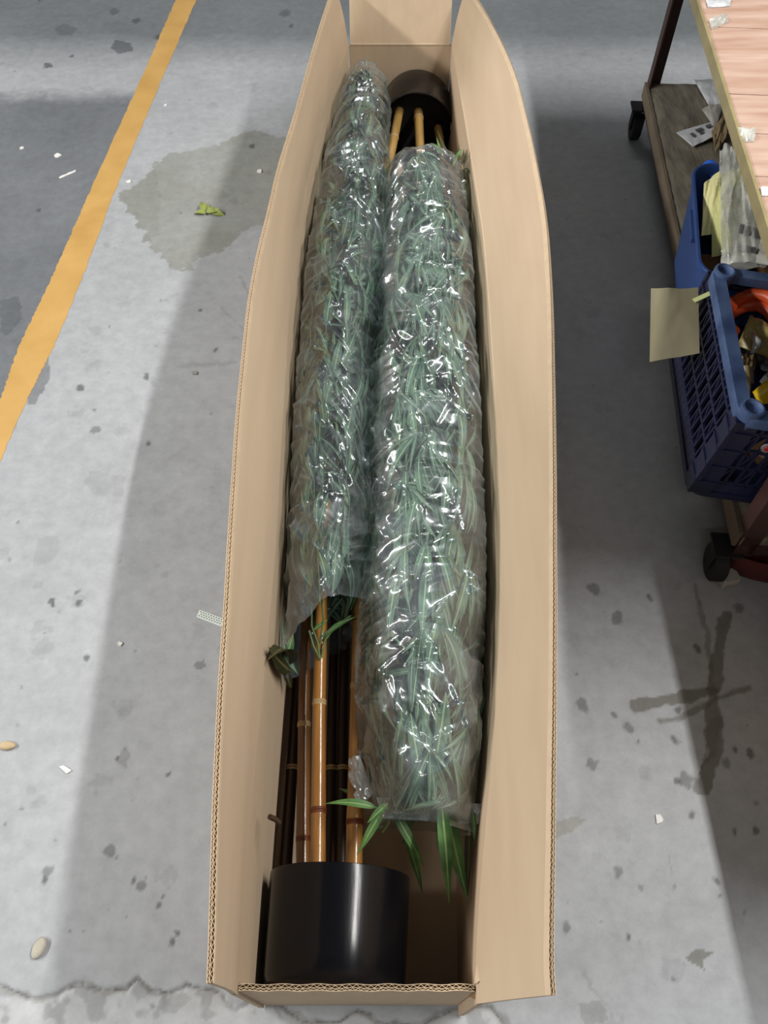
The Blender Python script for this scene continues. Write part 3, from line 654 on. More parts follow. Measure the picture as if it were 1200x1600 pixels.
for b_, t_, zb, zt, wd, kd in [((715, 245), (706, 262), .27, .25, 2.2, 'leaf_fresh'), ((712, 248), (722, 232), .26, .28, 3.2, 'leaf_fresh'), ((690, 240), (672, 222), .22, .22, 1.8, 'leaf_fresh'), ((692, 242), (682, 215), .22, .23, 1.4, 'leaf_fresh'), ((700, 245), (684, 205), .22, .23, 1.0, 'leaf_dark'),
                               ((722, 258), (725, 232), .27, .29, 1.2, 'leaf_dark'), ((722, 258), (730, 232), .27, .29, 1.0, 'leaf_dark'), ((724, 260), (735, 234), .27, .29, 1.0, 'leaf_dark'), ((724, 262), (738, 242), .27, .29, 1.0, 'leaf_dark'),
                               ((728, 262), (745, 275), .26, .26, 3.0, 'leaf_dark'), ((745, 270), (752, 345), .24, .22, 1.3, 'leaf_dark'), ((738, 265), (748, 330), .24, .22, 1.6, 'leaf_dark'), ((603, 262), (598, 292), .2, .17, 2.6, 'leaf_fresh')]:
    leafpx(tb, b_, t_, zb, zt, wd, kd)
for b_, t_, zb, zt, wd, kd in [((452, 1048), (440, 965), .16, .19, .8, 'leaf'), ((455, 1050), (418, 1010), .16, .31, 1.3, 'leaf_dark'), ((448, 1040), (424, 1020), .14, .30, 2.0, 'leaf_dark'), ((440, 1035), (464, 1052), .16, .15, 1.6, 'leaf'), ((446, 1030), (458, 990), .16, .17, 2.4, 'leaf_fresh'),
                               ((452, 1030), (466, 1055), .14, .13, 1.0, 'leaf_fresh'), ((455, 1075), (436, 1030), .12, .17, 2.0, 'leaf_dark'), ((490, 985), (512, 968), .19, .20, 2.0, 'leaf_fresh'), ((505, 998), (555, 962), .18, .2, 1.2, 'leaf_fresh'), ((498, 1000), (535, 972), .19, .21, .8, 'leaf'),
                               ((520, 985), (560, 965), .15, .17, 1.8, 'leaf_dark')]:
    leafpx(ta, b_, t_, zb, zt, wd, kd)
for line in ([(500, 1030, .178), (497, 1005, .185), (487, 978, .19), (487, 940, .21)], [(502, 1028, .178), (508, 1000, .185), (525, 978, .19), (548, 962, .2)], [(500, 1030, .178), (490, 1010, .18), (483, 985, .19)], [(500, 1005, .18), (505, 970, .2), (500, 900, .25)],
             [(436, 1285, .24), (430, 1280, .25), (421, 1276, .26)]):
    stub = line[0][0] == 436; mb = MB(); mb.tube(pole_pts(line), .004 if stub else .0017, 6); mb.build('twig', M['brown_twig'] if stub else M['twig'], ta, smooth=True)

# ================================================================== CLEAR SLEEVES
def sleeve(name, bun, seed, near_skew, label, lift=.004, nu=620, nv=190, extend=0.0, flare=None):
    u = np.linspace(0, 1, nu); a = np.linspace(0, 2*np.pi, nv, endpoint=False)
    U, Aa = np.meshgrid(u, a, indexing='ij'); y = bun.y0+(bun.y1-bun.y0)*U
    y = y+(1-np.clip(U*9, 0, 1))*near_skew(np.cos(Aa))
    cx, hw, hh = bun.at(np.clip(y, bun.y0, bun.y1))
    s = y; c = Aa*.115
    w1 = s+.05*(vnoise(s*7, c*9, seed+1)-.5); w2 = c+.05*(vnoise(s*8+9, c*8+5, seed+2)-.5)
    # long folds in two slanting families, patches of each, between smoother stretches
    p1 = w1*.55+w2*.83; q1 = -w1*.83+w2*.55; p2 = w1*.30-w2*.95; q2 = w1*.95+w2*.30
    rg = lambda v: (1-np.abs(2*v-1))
    f1 = rg(vnoise(p1*9, q1*42, seed+3)); f2 = rg(vnoise(p2*8, q2*46, seed+4)); f3 = rg(vnoise(p1*20+3, q1*95, seed+7)); f4 = rg(vnoise(p2*18, q2*100, seed+8))
    mk = np.clip((vnoise(s*9, c*11, seed+5)-.35)*3.3, 0, 1); mk2 = np.clip((fbm(s*10+40, c*12, seed+9)-.42)*6, 0, 1)
    d = .011*(mk*f1**2+(1-mk)*f2**2)+mk2*.003*(mk*f3**2+(1-mk)*f4**2)+.013*(vnoise(w1*13, w2*17, seed+6, True)-.5)+.0025*(vnoise(w1*48+w2*20, w2*48-w1*20, seed+10, True)-.5)
    rs = np.random.default_rng(seed+50); segs = []
    for k in range(80):
        a0 = rs.uniform(.15, 2.95); s0 = rs.uniform(bun.y0, bun.y1); L0 = rs.uniform(.07, .20); th = rs.choice([.9, 1.05, .7, 2.2, 1.9, .35])+rs.normal()*.12
        segs.append((s0, a0*.115, s0+L0*np.sin(th), a0*.115-L0*np.cos(th), rs.uniform(.0022, .0055), rs.uniform(.0045, .0085)))
    for k in range(14):
        a0 = rs.uniform(.6, 2.3); s0 = rs.uniform(bun.y0+.05, bun.y1-.05); base_th = rs.uniform(0, 6.28)
        for j in range(rs.integers(4, 8)):
            th = base_th+(j-3)*.27+rs.normal()*.06; L0 = rs.uniform(.05, .12); segs.append((s0, a0*.115, s0+L0*np.sin(th), a0*.115-L0*np.cos(th), rs.uniform(.002, .004), rs.uniform(.0045, .007)))
    sw_ = s+.006*(vnoise(s*30, c*30, seed+20)-.5); cw_ = c+.006*(vnoise(s*30+7, c*30, seed+21)-.5)
    for (sa_, ca_, sb_, cb_, ht, wd) in segs:
        ds, dcc = sb_-sa_, cb_-ca_; t_ = ((sw_-sa_)*ds+(cw_-ca_)*dcc)/(ds*ds+dcc*dcc); tc_ = np.clip(t_, 0, 1)
        dd = np.hypot(sw_-sa_-tc_*ds, cw_-ca_-tc_*dcc); d = np.maximum(d, d*.3+ht*np.clip(1-dd/wd, 0, 1)*(1-.5*tc_)+d*.7)
    calm = np.clip((y-bun.y0)/.10, .12, 1) if flare else 1.0; d = d*calm-.004
    d = d+lift
    top = np.clip(np.sin(Aa), -1, 1)
    Xs = cx+(hw+d)*np.cos(Aa); lo_, hi_ = wall_lim(y.ravel(), bun.zc*.6, .003); Xs = np.clip(Xs, lo_.reshape(y.shape), hi_.reshape(y.shape)); Zs = bun.zc+(hh+d*1.1)*np.sin(Aa)
    Zs = np.maximum(Zs, .018+.004*np.abs(np.cos(Aa)))
    V = np.stack([Xs, y, Zs], -1).reshape(-1, 3)
    return V, nu, nv
Va, nu, nv = sleeve('a', A, 101, lambda c: np.where(c < 0, -.075, .035)*np.abs(c), '')
sa = grid_mesh('plastic_sleeve', Va, nu, nv, M['film'], wrap=True)
tag(sa, 'crinkled clear plastic sleeve around the left bamboo foliage', 'plastic wrap')
Vb, nu, nv = sleeve('b', Bb, 202, lambda c: -.012*np.clip(c, 0, 1), '', nu=640, flare=True)
sb = grid_mesh('plastic_sleeve', Vb, nu, nv, M['film'], wrap=True)
tag(sb, 'crinkled clear plastic sleeve around the wider right bamboo foliage', 'plastic wrap')

def band(name, quad, host, n=24, amp=.003, seed=0):
    o_, inf_ = sheet(name, [q[:2] for q in quad], 0, M['film_strip'], seed=seed, amp=amp, n=n, puff=.001, zs=[q[2] for q in quad]); o_.data.materials[0] = M['film_soft']; o_.parent = host; return o_

# ================================================================== CART
S_DIR = Vector((math.sin(R(4.2)), math.cos(R(4.2)), 0)); S_X = Vector((math.cos(R(4.2)), -math.sin(R(4.2)), 0))
CO = P(1012, 126, .17)              # far-left corner of the lower shelf
LEN = 1.62; WID = .62
def CP(x, y, z): q = CO+S_X*x+S_DIR*y; return Vector((q.x, q.y, z))     # y negative toward the viewer
rotc = Matrix((S_X, S_DIR, Vector((0, 0, 1)))).transposed()
cart = thing('trolley', CP(WID/2, -LEN/2, 0), 'two-tier trolley with dirty lower deck and pinkish wooden top', 'cart')
M['deck'] = mat('grimy_grey_brown_deck', (96, 90, 78), .7, .3, 7, (3, 1, 1), .8, 22, rgb2=(112, 106, 92))
M['ply'] = mat('pinkish_plywood', (180, 140, 118), .5, .14, 5, (1, 7, 1), .1, 60, rgb2=(190, 164, 148))
M['ply_edge'] = mat('taped_board_edge', (150, 138, 98), .35, .2, 14)
M['rust'] = mat('dark_red_brown_steel', (56, 34, 30), .5, .25, 20)
M['rubber'] = mat('black_rubber', (22, 22, 24), .7)
M['steel'] = mat('dull_zinc', (110, 110, 108), .4, .15, 30, metal=.8)
nuS, nvS = 60, 130
G = []
xs_ = np.linspace(0, WID, nuS); ys_ = np.linspace(-LEN, 0, nvS)
Xq, Yq = np.meshgrid(xs_, ys_, indexing='ij')
wr = .0035*(1-np.abs(2*fbm(Xq*6, Yq*26+Xq*4, 5, 3)-1))**5 + .0015*fbm(Xq*9, Yq*9, 6)
top_z = .165+wr
edge = np.minimum(np.minimum(Xq, WID-Xq), np.minimum(Yq+LEN, -Yq)); top_z -= .004*np.clip(1-edge/.012, 0, 1)
G = [[CP(Xq[i, j], Yq[i, j], top_z[i, j]) for j in range(nvS)] for i in range(nuS)]
mb = MB(); nn = [[Vector((0, 0, -1))]*nvS]*nuS; mb.slab(G, .028, nn); dk = mb.build('lower_deck', M['deck'], cart, smooth=True)
dk['label'] = 'grimy grey-brown lower deck with creased covering'
mb = MB()
for x in (.012, WID-.012): mb.box(CP(x, -LEN/2, .122), (.024, LEN, .035), rotc)
for y in (-.012, -LEN+.012): mb.box(CP(WID/2, y, .122), (WID-.05, .024, .035), rotc)
mb.build('deck_frame', M['rust'], cart)
# lighter lip of the deck along the left side
mb = MB(); mb.box(CP(-.004, -LEN/2, .147), (.008, LEN-.01, .042), rotc); mb.build('deck_lip', mat('worn_deck_edge', (98, 86, 70), .7, .25, 8, bump=.4), cart)
# wooden top made of boards
TZ = .60; OV = -.056
bw = .135; k = 0; yq = .06
while yq > -LEN-.10:
    y1 = max(yq-bw, -LEN-.12); mb = MB(); cz = TZ-.009+random.uniform(-.0008, .0008)
    mb.box(CP(WID/2+OV/2-.002, (yq+y1)/2, cz), (WID-OV+.004, abs(y1-yq)-.0016, .018), rotc); mb.build('board', M['ply'], cart); yq = y1
mb = MB(); mb.box(CP(OV-.005, -LEN/2-.03, TZ-.010), (.006, LEN+.18, .026), rotc); mb.build('edge_strip', M['ply_edge'], cart, smooth=False)
mb = MB()
for x in (.03, WID-.03): mb.box(CP(x, -LEN/2, TZ-.035), (.03, LEN-.02, .03), rotc)
mb.build('top_frame', M['rust'], cart)
for (x, y) in ((0, -.0), (WID, 0), (0, -LEN), (WID, -LEN)):
    sx = 1 if x == 0 else -1; sy = -1 if y == 0 else 1; mb = MB()
    mb.box(CP(x+sx*.002, y+sy*.019, (TZ-.02+.10)/2), (.004, .038, TZ-.12), rotc); mb.box(CP(x+sx*.021, y+sy*.002, (TZ-.02+.10)/2), (.034, .004, TZ-.12), rotc)
    mb.build('post', M['rust'], cart)
for (x, y) in ((-.005, -.02), (WID-.02, -.02), (-.005, -LEN+.02), (WID-.02, -LEN+.02)):
    mb = MB(); c = CP(x, y, .041)
    mb.lathe([(-.014, .012), (-.014, .036), (-.011, .040), (.011, .040), (.014, .036), (.014, .012), (-.014, .012)], c, S_X, 28); wh = mb.build('wheel', M['rubber'], cart, smooth=True)
    mb = MB()
    for s in (-1, 1): mb.box(c+S_X*(s*.018)+Vector((0, 0, .026)), (.003, .03, .062), rotc)
    mb.box(c+Vector((0, 0, .060)), (.055, .055, .006), rotc); mb.tube([c-S_X*.02, c+S_X*.02], .006, 10); mb.build('caster_fork', M['steel'] if False else M['rubber'], wh)

# ---- flat pouches etc.
def sheet(name, quad, z, m, label=None, cat=None, group=None, th=.004, amp=.003, n=18, seed=0, puff=.004, zs=None, parent=None):
    cs = [P(a, b_, (zs[i] if zs else z)) for i, (a, b_) in enumerate(quad)]
    s = np.linspace(0, 1, n); Sg, Tg = np.meshgrid(s, s, indexing='ij'); c = np.array([tuple(q) for q in cs])
    Pn = ((1-Sg)*(1-Tg))[..., None]*c[0]+(Sg*(1-Tg))[..., None]*c[1]+(Sg*Tg)[..., None]*c[2]+((1-Sg)*Tg)[..., None]*c[3]
    nr = np.cross(c[1]-c[0], c[3]-c[0]); nr = nr/np.linalg.norm(nr); nr = nr*(1 if nr[2] > 0 else -1)
    bump_ = amp*(vnoise(Sg*5+seed, Tg*5, seed, True)-.3)+amp*.5*(vnoise(Sg*11, Tg*11+seed, seed+1, True)-.5)+puff*np.sin(np.pi*Sg)**.6*np.sin(np.pi*Tg)**.6
    Tp = Pn+nr*(bump_+.0008)[..., None]; Bt = Pn-nr*.0008
    G = [[Vector(Tp[i, j]) for j in range(n)] for i in range(n)]; mb = MB(); mb.v = [tuple(q) for r_ in G for q in r_]+[tuple(q) for q in Bt.reshape(-1, 3)]
    q = lambda i, j, k_: k_*n*n+i*n+j
    for i in range(n-1):
        for j in range(n-1): mb.f.append((q(i, j, 0), q(i, j+1, 0), q(i+1, j+1, 0), q(i+1, j, 0))); mb.f.append((q(i, j, 1), q(i+1, j, 1), q(i+1, j+1, 1), q(i, j+1, 1)))
        mb.f += [(q(i, 0, 0), q(i+1, 0, 0), q(i+1, 0, 1), q(i, 0, 1)), (q(i, n-1, 0), q(i, n-1, 1), q(i+1, n-1, 1), q(i+1, n-1, 0)), (q(0, i, 0), q(0, i, 1), q(0, i+1, 1), q(0, i+1, 0)), (q(n-1, i, 0), q(n-1, i+1, 0), q(n-1, i+1, 1), q(n-1, i, 1))]
    o = mb.build(name, m, parent, smooth=True)
    if label: tag(o, label, cat, group)
    o['_t'] = 0; del o['_t']
    return o, (cs, nr)
def marks(host, info, cells, m, name='print_mark', lift=.006):
    cs, nr = info; mb = MB()
    for (s0, t0, s1, t1) in cells:
        pt = lambda s, t: cs[0].lerp(cs[1], s).lerp(cs[3].lerp(cs[2], s), t)+Vector(nr)*lift
        mb.add([pt(s0, t0), pt(s1, t0), pt(s1, t1), pt(s0, t1), pt(s0, t0)-Vector(nr)*.001, pt(s1, t0)-Vector(nr)*.001, pt(s1, t1)-Vector(nr)*.001, pt(s0, t1)-Vector(nr)*.001], [(0, 1, 2, 3), (7, 6, 5, 4), (0, 4, 5, 1), (1, 5, 6, 2), (2, 6, 7, 3), (3, 7, 4, 0)])
    o = mb.build(name, m); o.parent = host; return o
def barcode(s0, t0, s1, t1, n, seed):
    rnd = random.Random(seed); out = []; x = s0
    while x < s1:
        w_ = (s1-s0)/n*rnd.uniform(.3, .9); out.append((x, t0, min(x+w_, s1), t1)); x += w_+(s1-s0)/n*rnd.uniform(.3, .8)
    return out
sheet('plastic_pouch', [(1085, 125), (1119, 124), (1130, 163), (1107, 164)], .172, M['pouch'], 'shiny silver-grey pouch nearest the far edge of the lower deck', 'pouch', 'pouches on the lower deck', seed=3)
sheet('plastic_pouch', [(1097, 171), (1109, 164), (1130, 163), (1118, 202)], .176, mat('frosted_pouch', (158, 158, 150), .4, .1, 20, bump=.3), 'matte frosted pouch, middle of three on the lower deck', 'pouch', 'pouches on the lower deck', seed=4)
pp, inf = sheet('plastic_pouch', [(1057, 207), (1112, 191), (1120, 212), (1083, 229)], .176, M['pouch'], 'flat silver pouch with dark printed marks, lying on the lower deck', 'pouch', 'pouches on the lower deck', seed=5, puff=.002)
marks(pp, inf, [(.20, .38, .30, .62), (.42, .25, .62, .42), (.45, .5, .6, .62), (.75, .2, .92, .4)], M['print'], lift=.0065)
sheet('kraft_paper', [(1112, 205), (1132, 180), (1142, 205), (1118, 238)], .182, mat('kraft_paper', (124, 108, 78), .8, .15, 20), 'crumpled brown paper beside the pouches on the lower deck', 'paper', seed=6, amp=.010)
# on the wooden top
sheet('plastic_bag', [(1152, 202), (1180, 203), (1178, 222), (1160, 222)], TZ+.001, M['film_strip'], 'small scrap of clear bag near the left rim of the wooden top', 'plastic bag', seed=8, amp=.008)
sheet('plastic_pouch', [(1103, 2), (1142, 0), (1140, 10), (1106, 12)], TZ+.001, M['pouch'], 'grey pouch on the wooden top at the upper frame edge', 'pouch', seed=9)
sheet('plastic_bag', [(1108, 34), (1134, 20), (1138, 34), (1112, 46)], TZ+.001, M['film_strip'], 'thin clear film strip crumpled on the wooden top', 'plastic bag', seed=10, amp=.008)
sheet('paper_scrap', [(1188, 293), (1206, 293), (1206, 306), (1190, 306)], TZ+.001, mat('white_paper', (230, 230, 228), .7), 'small white paper scrap on the wooden top', 'paper', seed=12, amp=.002)

# ================================================================== BLUE BIN
M['blue'] = mat('royal_blue_plastic', (36, 64, 118), .42, .15, 10, bump=.06)
M['blue_worn'] = mat('worn_grey_blue_plastic', (52, 74, 116), .5, .25, 16, bump=.1, rgb2=(78, 98, 134))
M['blue_dark'] = mat('dark_blue_plastic', (19, 23, 52), .45, .25, 12)
def rrect(w_, d_, r_, z, n=6, cx=0, cy=0):
    pts = []
    for (sx, sy, a0) in ((1, 1, 0), (-1, 1, 90), (-1, -1, 180), (1, -1, 270)):
        for k in range(n+1):
            a = R(a0+90*k/n); pts.append(Vector((cx+sx*(w_/2-r_)+r_*math.cos(a), cy+sy*(d_/2-r_)+r_*math.sin(a), z)))
    return pts
TILT = {}
def place(root_loc, yaw, local):
    if TILT.get('on') and abs(yaw-TILT['yaw']) < 1e-9:
        w_ = TILT['w']/2; v = Vector(local)-Vector((w_, 0, 0)); v = Matrix.Rotation(TILT['a'], 3, 'Y') @ v; local = v+Vector((w_, 0, 0))
    m_ = Matrix.Translation(root_loc) @ Matrix.Rotation(yaw, 4, 'Z'); return m_ @ Vector(local)
def rooted(mb, name, m, root, yaw, smooth=True, label=None):
    mb.v = [tuple(place(root.location, yaw, v)) for v in mb.v]; o = mb.build(name, m, root, smooth=smooth)
    if label: o['label'] = label
    return o
def corner_fit(w_, d_, near_left, yaw):
    """centre of a w x d footprint whose near-left corner is given"""
    r_ = Matrix.Rotation(yaw, 3, 'Z') @ Vector((w_/2, d_/2, 0)); return Vector((near_left[0]+r_.x, near_left[1]+r_.y, 0))
BW, BD, BH = .36, .395, .225; yawB = -R(10)
cB = corner_fit(BW, BD, P(1092, 432, .168+BH), yawB); cB.z = .1695
bin_ = thing('storage_bin', cB, 'smooth royal blue plastic bin of papers behind the slatted crate', 'bin')
mb = MB(); mb.loft([rrect(BW-.06, BD-.06, .04, .0), rrect(BW-.05, BD-.05, .045, .004), rrect(BW-.016, BD-.016, .05, BH-.03), rrect(BW-.012, BD-.012, .05, BH-.012), rrect(BW, BD, .055, BH-.010), rrect(BW, BD, .055, BH-.002), rrect(BW-.003, BD-.003, .053, BH),
                    rrect(BW-.012, BD-.012, .050, BH), rrect(BW-.016, BD-.016, .048, BH-.006), rrect(BW-.07, BD-.07, .04, .008)])
rooted(mb, 'bin_body', M['blue'], bin_, yawB)
mb = MB()
mb.box((-BW/2+.004, 0, BH-.028), (.010, .10, .010)); rooted(mb, 'handle', M['blue'], bin_, yawB, False)
# things in the bin
zb = .168+BH
mb = MB(); c = P(1109, 268, zb-.03)
def blob(mb, c, r3, n=16, m_=10, squ=None, jit=0, seed=0):
    rnd = random.Random(seed); loops = []
    for i in range(1, m_):
        th_ = math.pi*i/m_; loops.append([Vector((c[0]+r3[0]*math.sin(th_)*math.cos(2*math.pi*k_/n)*(1+rnd.uniform(-jit, jit)), c[1]+r3[1]*math.sin(th_)*math.sin(2*math.pi*k_/n)*(1+rnd.uniform(-jit, jit)), c[2]-r3[2]*math.cos(th_))) for k_ in range(n)])
    return mb.loft(loops)
blob(mb, c, (.020, .030, .022), jit=.05); o = mb.build('glove', mat('bright_blue_rubber', (44, 104, 214), .4, .1, 20), smooth='all'); tag(o, 'bright blue rounded rubber item tucked in the far corner of the blue bin', 'glove')
M['cream'] = mat('pale_yellow_paper', (222, 218, 158), .75, .05, 20)
sheet('paper_sheet', [(1100, 287), (1124, 268), (1124, 365), (1096, 368)], 0, M['cream'], 'pale yellow paper standing against the left wall of the blue bin', 'paper', seed=20, amp=.006, zs=[zb+.0, zb+.012, zb-.03, zb-.045])
sheet('paper_sheet', [(1112, 276), (1160, 262), (1168, 390), (1112, 402)], 0, mat('olive_yellow_paper', (196, 196, 132), .7, .08, 20), 'folded olive yellow paper under the clear bag in the blue bin', 'paper', seed=21, amp=.010, zs=[zb+.0, zb+.02, zb-.0, zb-.05])
mb = MB(); mb.box(place(cB, yawB, (-.09, -.05, .06)), (.12, .16, .10), Matrix.Rotation(yawB, 3, 'Z')); mb.box(place(cB, yawB, (.05, .03, .08)), (.16, .22, .13), Matrix.Rotation(yawB+.2, 3, 'Z'))
o = mb.build('carton', mat('brown_carton', (104, 72, 36), .8, .2, 10)); tag(o, 'brown cartons at the bottom of the blue bin under the papers', 'box')
bg, inf = sheet('plastic_bag', [(1124, 235), (1166, 235), (1212, 410), (1128, 430)], 0, M['film_strip'], 'large clear plastic bag with printed barcodes bulging out of the blue bin', 'plastic bag', seed=23, amp=.03, n=46, puff=.03, zs=[zb+.0, zb+.03, zb+.03, zb+.005])
lb, inf2 = sheet('label_sheet', [(1150, 345), (1205, 362), (1205, 415), (1140, 404)], 0, mat('grey_label_paper', (176, 176, 166), .6, .08, 16), None, None, seed=24, amp=.006, n=16, zs=[zb+.022, zb+.035, zb+.035, zb+.012], puff=.004)
lb.parent = bg; lb['label'] = 'grey-white printed label inside the bag'
mk_cells = barcode(.08, .70, .62, .86, 26, 3)+barcode(.12, .16, .72, .42, 26, 4)
cs, nr = inf2; mb = MB()
for (s0, t0, s1, t1) in mk_cells:
    pt = lambda s, t: cs[0].lerp(cs[1], s).lerp(cs[3].lerp(cs[2], s), t)+Vector(nr)*.0115
    mb.add([pt(s0, t0), pt(s1, t0), pt(s1, t1), pt(s0, t1), pt(s0, t0)-Vector(nr)*.002, pt(s1, t0)-Vector(nr)*.002, pt(s1, t1)-Vector(nr)*.002, pt(s0, t1)-Vector(nr)*.002], [(0, 1, 2, 3), (7, 6, 5, 4), (0, 4, 5, 1), (1, 5, 6, 2), (2, 6, 7, 3), (3, 7, 4, 0)])
o = mb.build('barcode', M['print']); o.parent = lb

# ================================================================== SLATTED CRATE
KW, KD, KH = .36, .385, .225; yawK = -R(6)
nl = P(1112, 702, .30); cK = corner_fit(KW, KD, (P(1066, 776, .205)[0]+.0, P(1066, 776, .205)[1]), yawK); cK.z = .1695; TILT.update(on=True, yaw=yawK, w=KW, a=R(6))
crate = thing('crate', cK, 'dark blue slatted plastic crate full of parts, nearest on the trolley', 'crate')
mb = MB(); RW = .024
mb.loft([rrect(KW, KD, .03, KH-.022), rrect(KW+.004, KD+.004, .032, KH-.004), rrect(KW, KD, .03, KH), rrect(KW-2*RW, KD-2*RW, .02, KH), rrect(KW-2*RW, KD-2*RW, .02, KH-.018), rrect(KW-.012, KD-.012, .026, KH-.022), rrect(KW, KD, .03, KH-.022)], False, False)
rooted(mb, 'rim', M['blue_worn'], crate, yawK)
mb = MB(); mb.loft([rrect(KW-.02, KD-.02, .03, 0), rrect(KW-.008, KD-.008, .03, .003), rrect(KW-.004, KD-.004, .03, .020), rrect(KW-.014, KD-.014, .03, .020), rrect(KW-.02, KD-.02, .03, .006)]); rooted(mb, 'base', M['blue_dark'], crate, yawK)
for sx in (-1, 1):
    for sy in (-1, 1):
        mb = MB(); c = (sx*(KW/2-.022), sy*(KD/2-.020), 0); rr_ = .020
        mb.lathe([(KH-.03, rr_*.9), (KH+.003, rr_), (KH+.008, rr_*.97), (KH+.009, rr_*.8), (KH+.005, rr_*.62), (KH-.03, rr_*.55)], c, (0, 0, 1), 24); rooted(mb, 'corner_socket', M['blue_worn'], crate, yawK)
        mb = MB(); mb.lathe([(KH-.014, .0005), (KH-.014, rr_*.62)], c, (0, 0, 1), 24); rooted(mb, 'socket_well', M['blue_dark'], crate, yawK)
        mb = MB(); x0, y0 = sx*(KW/2-.004), sy*(KD/2-.004)
        mb.box((x0-sx*.018, y0-sy*.001, KH/2), (.040, .006, KH-.03)); mb.box((x0-sx*.001, y0-sy*.018, KH/2), (.006, .040, KH-.03)); mb.box((x0-sx*.001, y0-sy*.001, KH/2), (.010, .010, KH-.03))
        for z in (.05, .095, .14, .185): mb.box((x0-sx*.018, y0+sy*.002, z), (.040, .006, .003)); mb.box((x0+sx*.002, y0-sy*.018, z), (.006, .040, .003))
        rooted(mb, 'corner_post', M['blue_dark'], crate, yawK, False)
def lattice(axis, sgn):
    mb = MB(); Lx = (KW if axis == 'x' else KD)-.07; off = sgn*((KD if axis == 'x' else KW)/2-.007)
    def pt(u_, z): return Vector((u_, off, z)) if axis == 'x' else Vector((off, u_, z))
    nrm = (0, 1, 0) if axis == 'x' else (1, 0, 0)
    for z in (.05, .095, .14, .185): mb.bar(pt(-Lx/2, z), pt(Lx/2, z), .006, .005, up=nrm)
    n = 15
    for k in range(n+1):
        u_ = -Lx/2+Lx*k/n; mb.bar(pt(u_, .015), pt(u_, KH-.018), .004, .005, up=nrm)
    for r_, (z0, z1) in enumerate(((.05, .095), (.095, .14), (.14, .185))):
        for k in range(n):
            if (k+r_) % 2: continue
            u0 = -Lx/2+Lx*k/n; u1 = u0+Lx/n
            mb.bar(pt(u0, z0), pt(u1, z1), .0035, .004, up=nrm)
    mb.bar(pt(-Lx/2, .030), pt(Lx/2, .030), .030, .004, up=nrm)
    return mb
for ax, sg in (('y', -1), ('y', 1), ('x', -1), ('x', 1)): rooted(lattice(ax, sg), 'slatted_side', M['blue_dark'], crate, yawK, False)
mb = MB(); mb.tube([(-.105, -KD/2-.001, .165), (-.105, -KD/2-.0045, .165)], .010, 20); rooted(mb, 'round_badge', mat('grey_badge', (130, 122, 122), .5), crate, yawK, False, 'small grey round badge with a red centre')
mb = MB(); mb.tube([(-.105, -KD/2-.0045, .165), (-.105, -KD/2-.0058, .165)], .006, 6); rooted(mb, 'badge_centre', mat('red_badge', (176, 36, 40), .5), crate, yawK, False, 'red centre of the badge')
# contents of the crate
zk = .168+KH
mb = MB(); c = P(1176, 512, zk-.035); pts = []
for k in range(33):
    a = R(200-k*360/32*.78); pts.append(c+Vector((.046*math.cos(a), .060*math.sin(a), .010*math.sin(a*2))))
mb.tube(pts, [.0125]*33, 14); o = mb.build('hose_coil', mat('orange_rubber', (206, 84, 44), .38, .1, 20), smooth=True); tag(o, 'thick orange curved hose piece at the far side of the slatted crate', 'hose')
mb = MB(); pts = [q+Vector((0, .008, .020)) for q in pts[8:26]]; mb.tube(pts, .012, 14); o = mb.build('hose_coil', bpy.data.materials['orange_rubber'], smooth=True); tag(o, 'upper turn of orange hose resting on the lower piece in the slatted crate', 'hose')
gold = mat('olive_gold_packet', (158, 142, 84), .35, .2, 22, bump=.3)
sheet('parts_packet', [(1152, 540), (1172, 494), (1215, 512), (1205, 560)], 0, gold, 'olive gold plastic packet lying on the parts in the slatted crate', 'packet', seed=31, amp=.010, zs=[zk-.03, zk-.02, zk-.015, zk-.02], puff=.012)
sheet('parts_packet', [(1150, 560), (1180, 552), (1178, 600), (1158, 596)], zk-.05, mat('clear_brown_packet', (112, 96, 66), .3, .3, 30, bump=.5), 'brownish see-through packet in the middle of the slatted crate', 'packet', seed=32, amp=.012, puff=.012)
sheet('parts_packet', [(1176, 612), (1212, 582), (1216, 628), (1186, 632)], zk-.03, mat('bright_yellow_plastic', (222, 184, 20), .4), 'bright yellow plastic piece at the near corner of the slatted crate', 'packet', seed=33, amp=.004, puff=.010)
mb = MB(); a, b_, c = P(1176, 522, zk+.0), P(1184, 536, zk+.006), P(1176, 552, zk-.004); mb.tube([a, b_, c], [.004, .008, .003], 10); o = mb.build('spoon', mat('silver_plastic', (176, 178, 180), .25, metal=.4), smooth='all'); tag(o, 'silver-grey spoon-shaped piece on the olive gold packet', 'spoon')
mb = MB(); mb.tube([P(1164, 572, zk-.03), P(1168, 596, zk-.045), P(1166, 622, zk-.06)], [.008, .0065, .0065], 14); o = mb.build('plastic_tube', mat('pale_translucent_tube', (150, 136, 96), .3), smooth=True); tag(o, 'pale translucent tube standing in the slatted crate near the yellow piece', 'tube')
mats_ = [mat('dark_grey_part', (44, 42, 44), .5), mat('off_white_part', (170, 168, 160), .6), mat('brown_part', (86, 64, 40), .6), mat('grey_part', (110, 110, 112), .5)]
nmz = ['dark grey', 'off-white', 'brown', 'grey']
rnd = random.Random(5)
used_ = set()
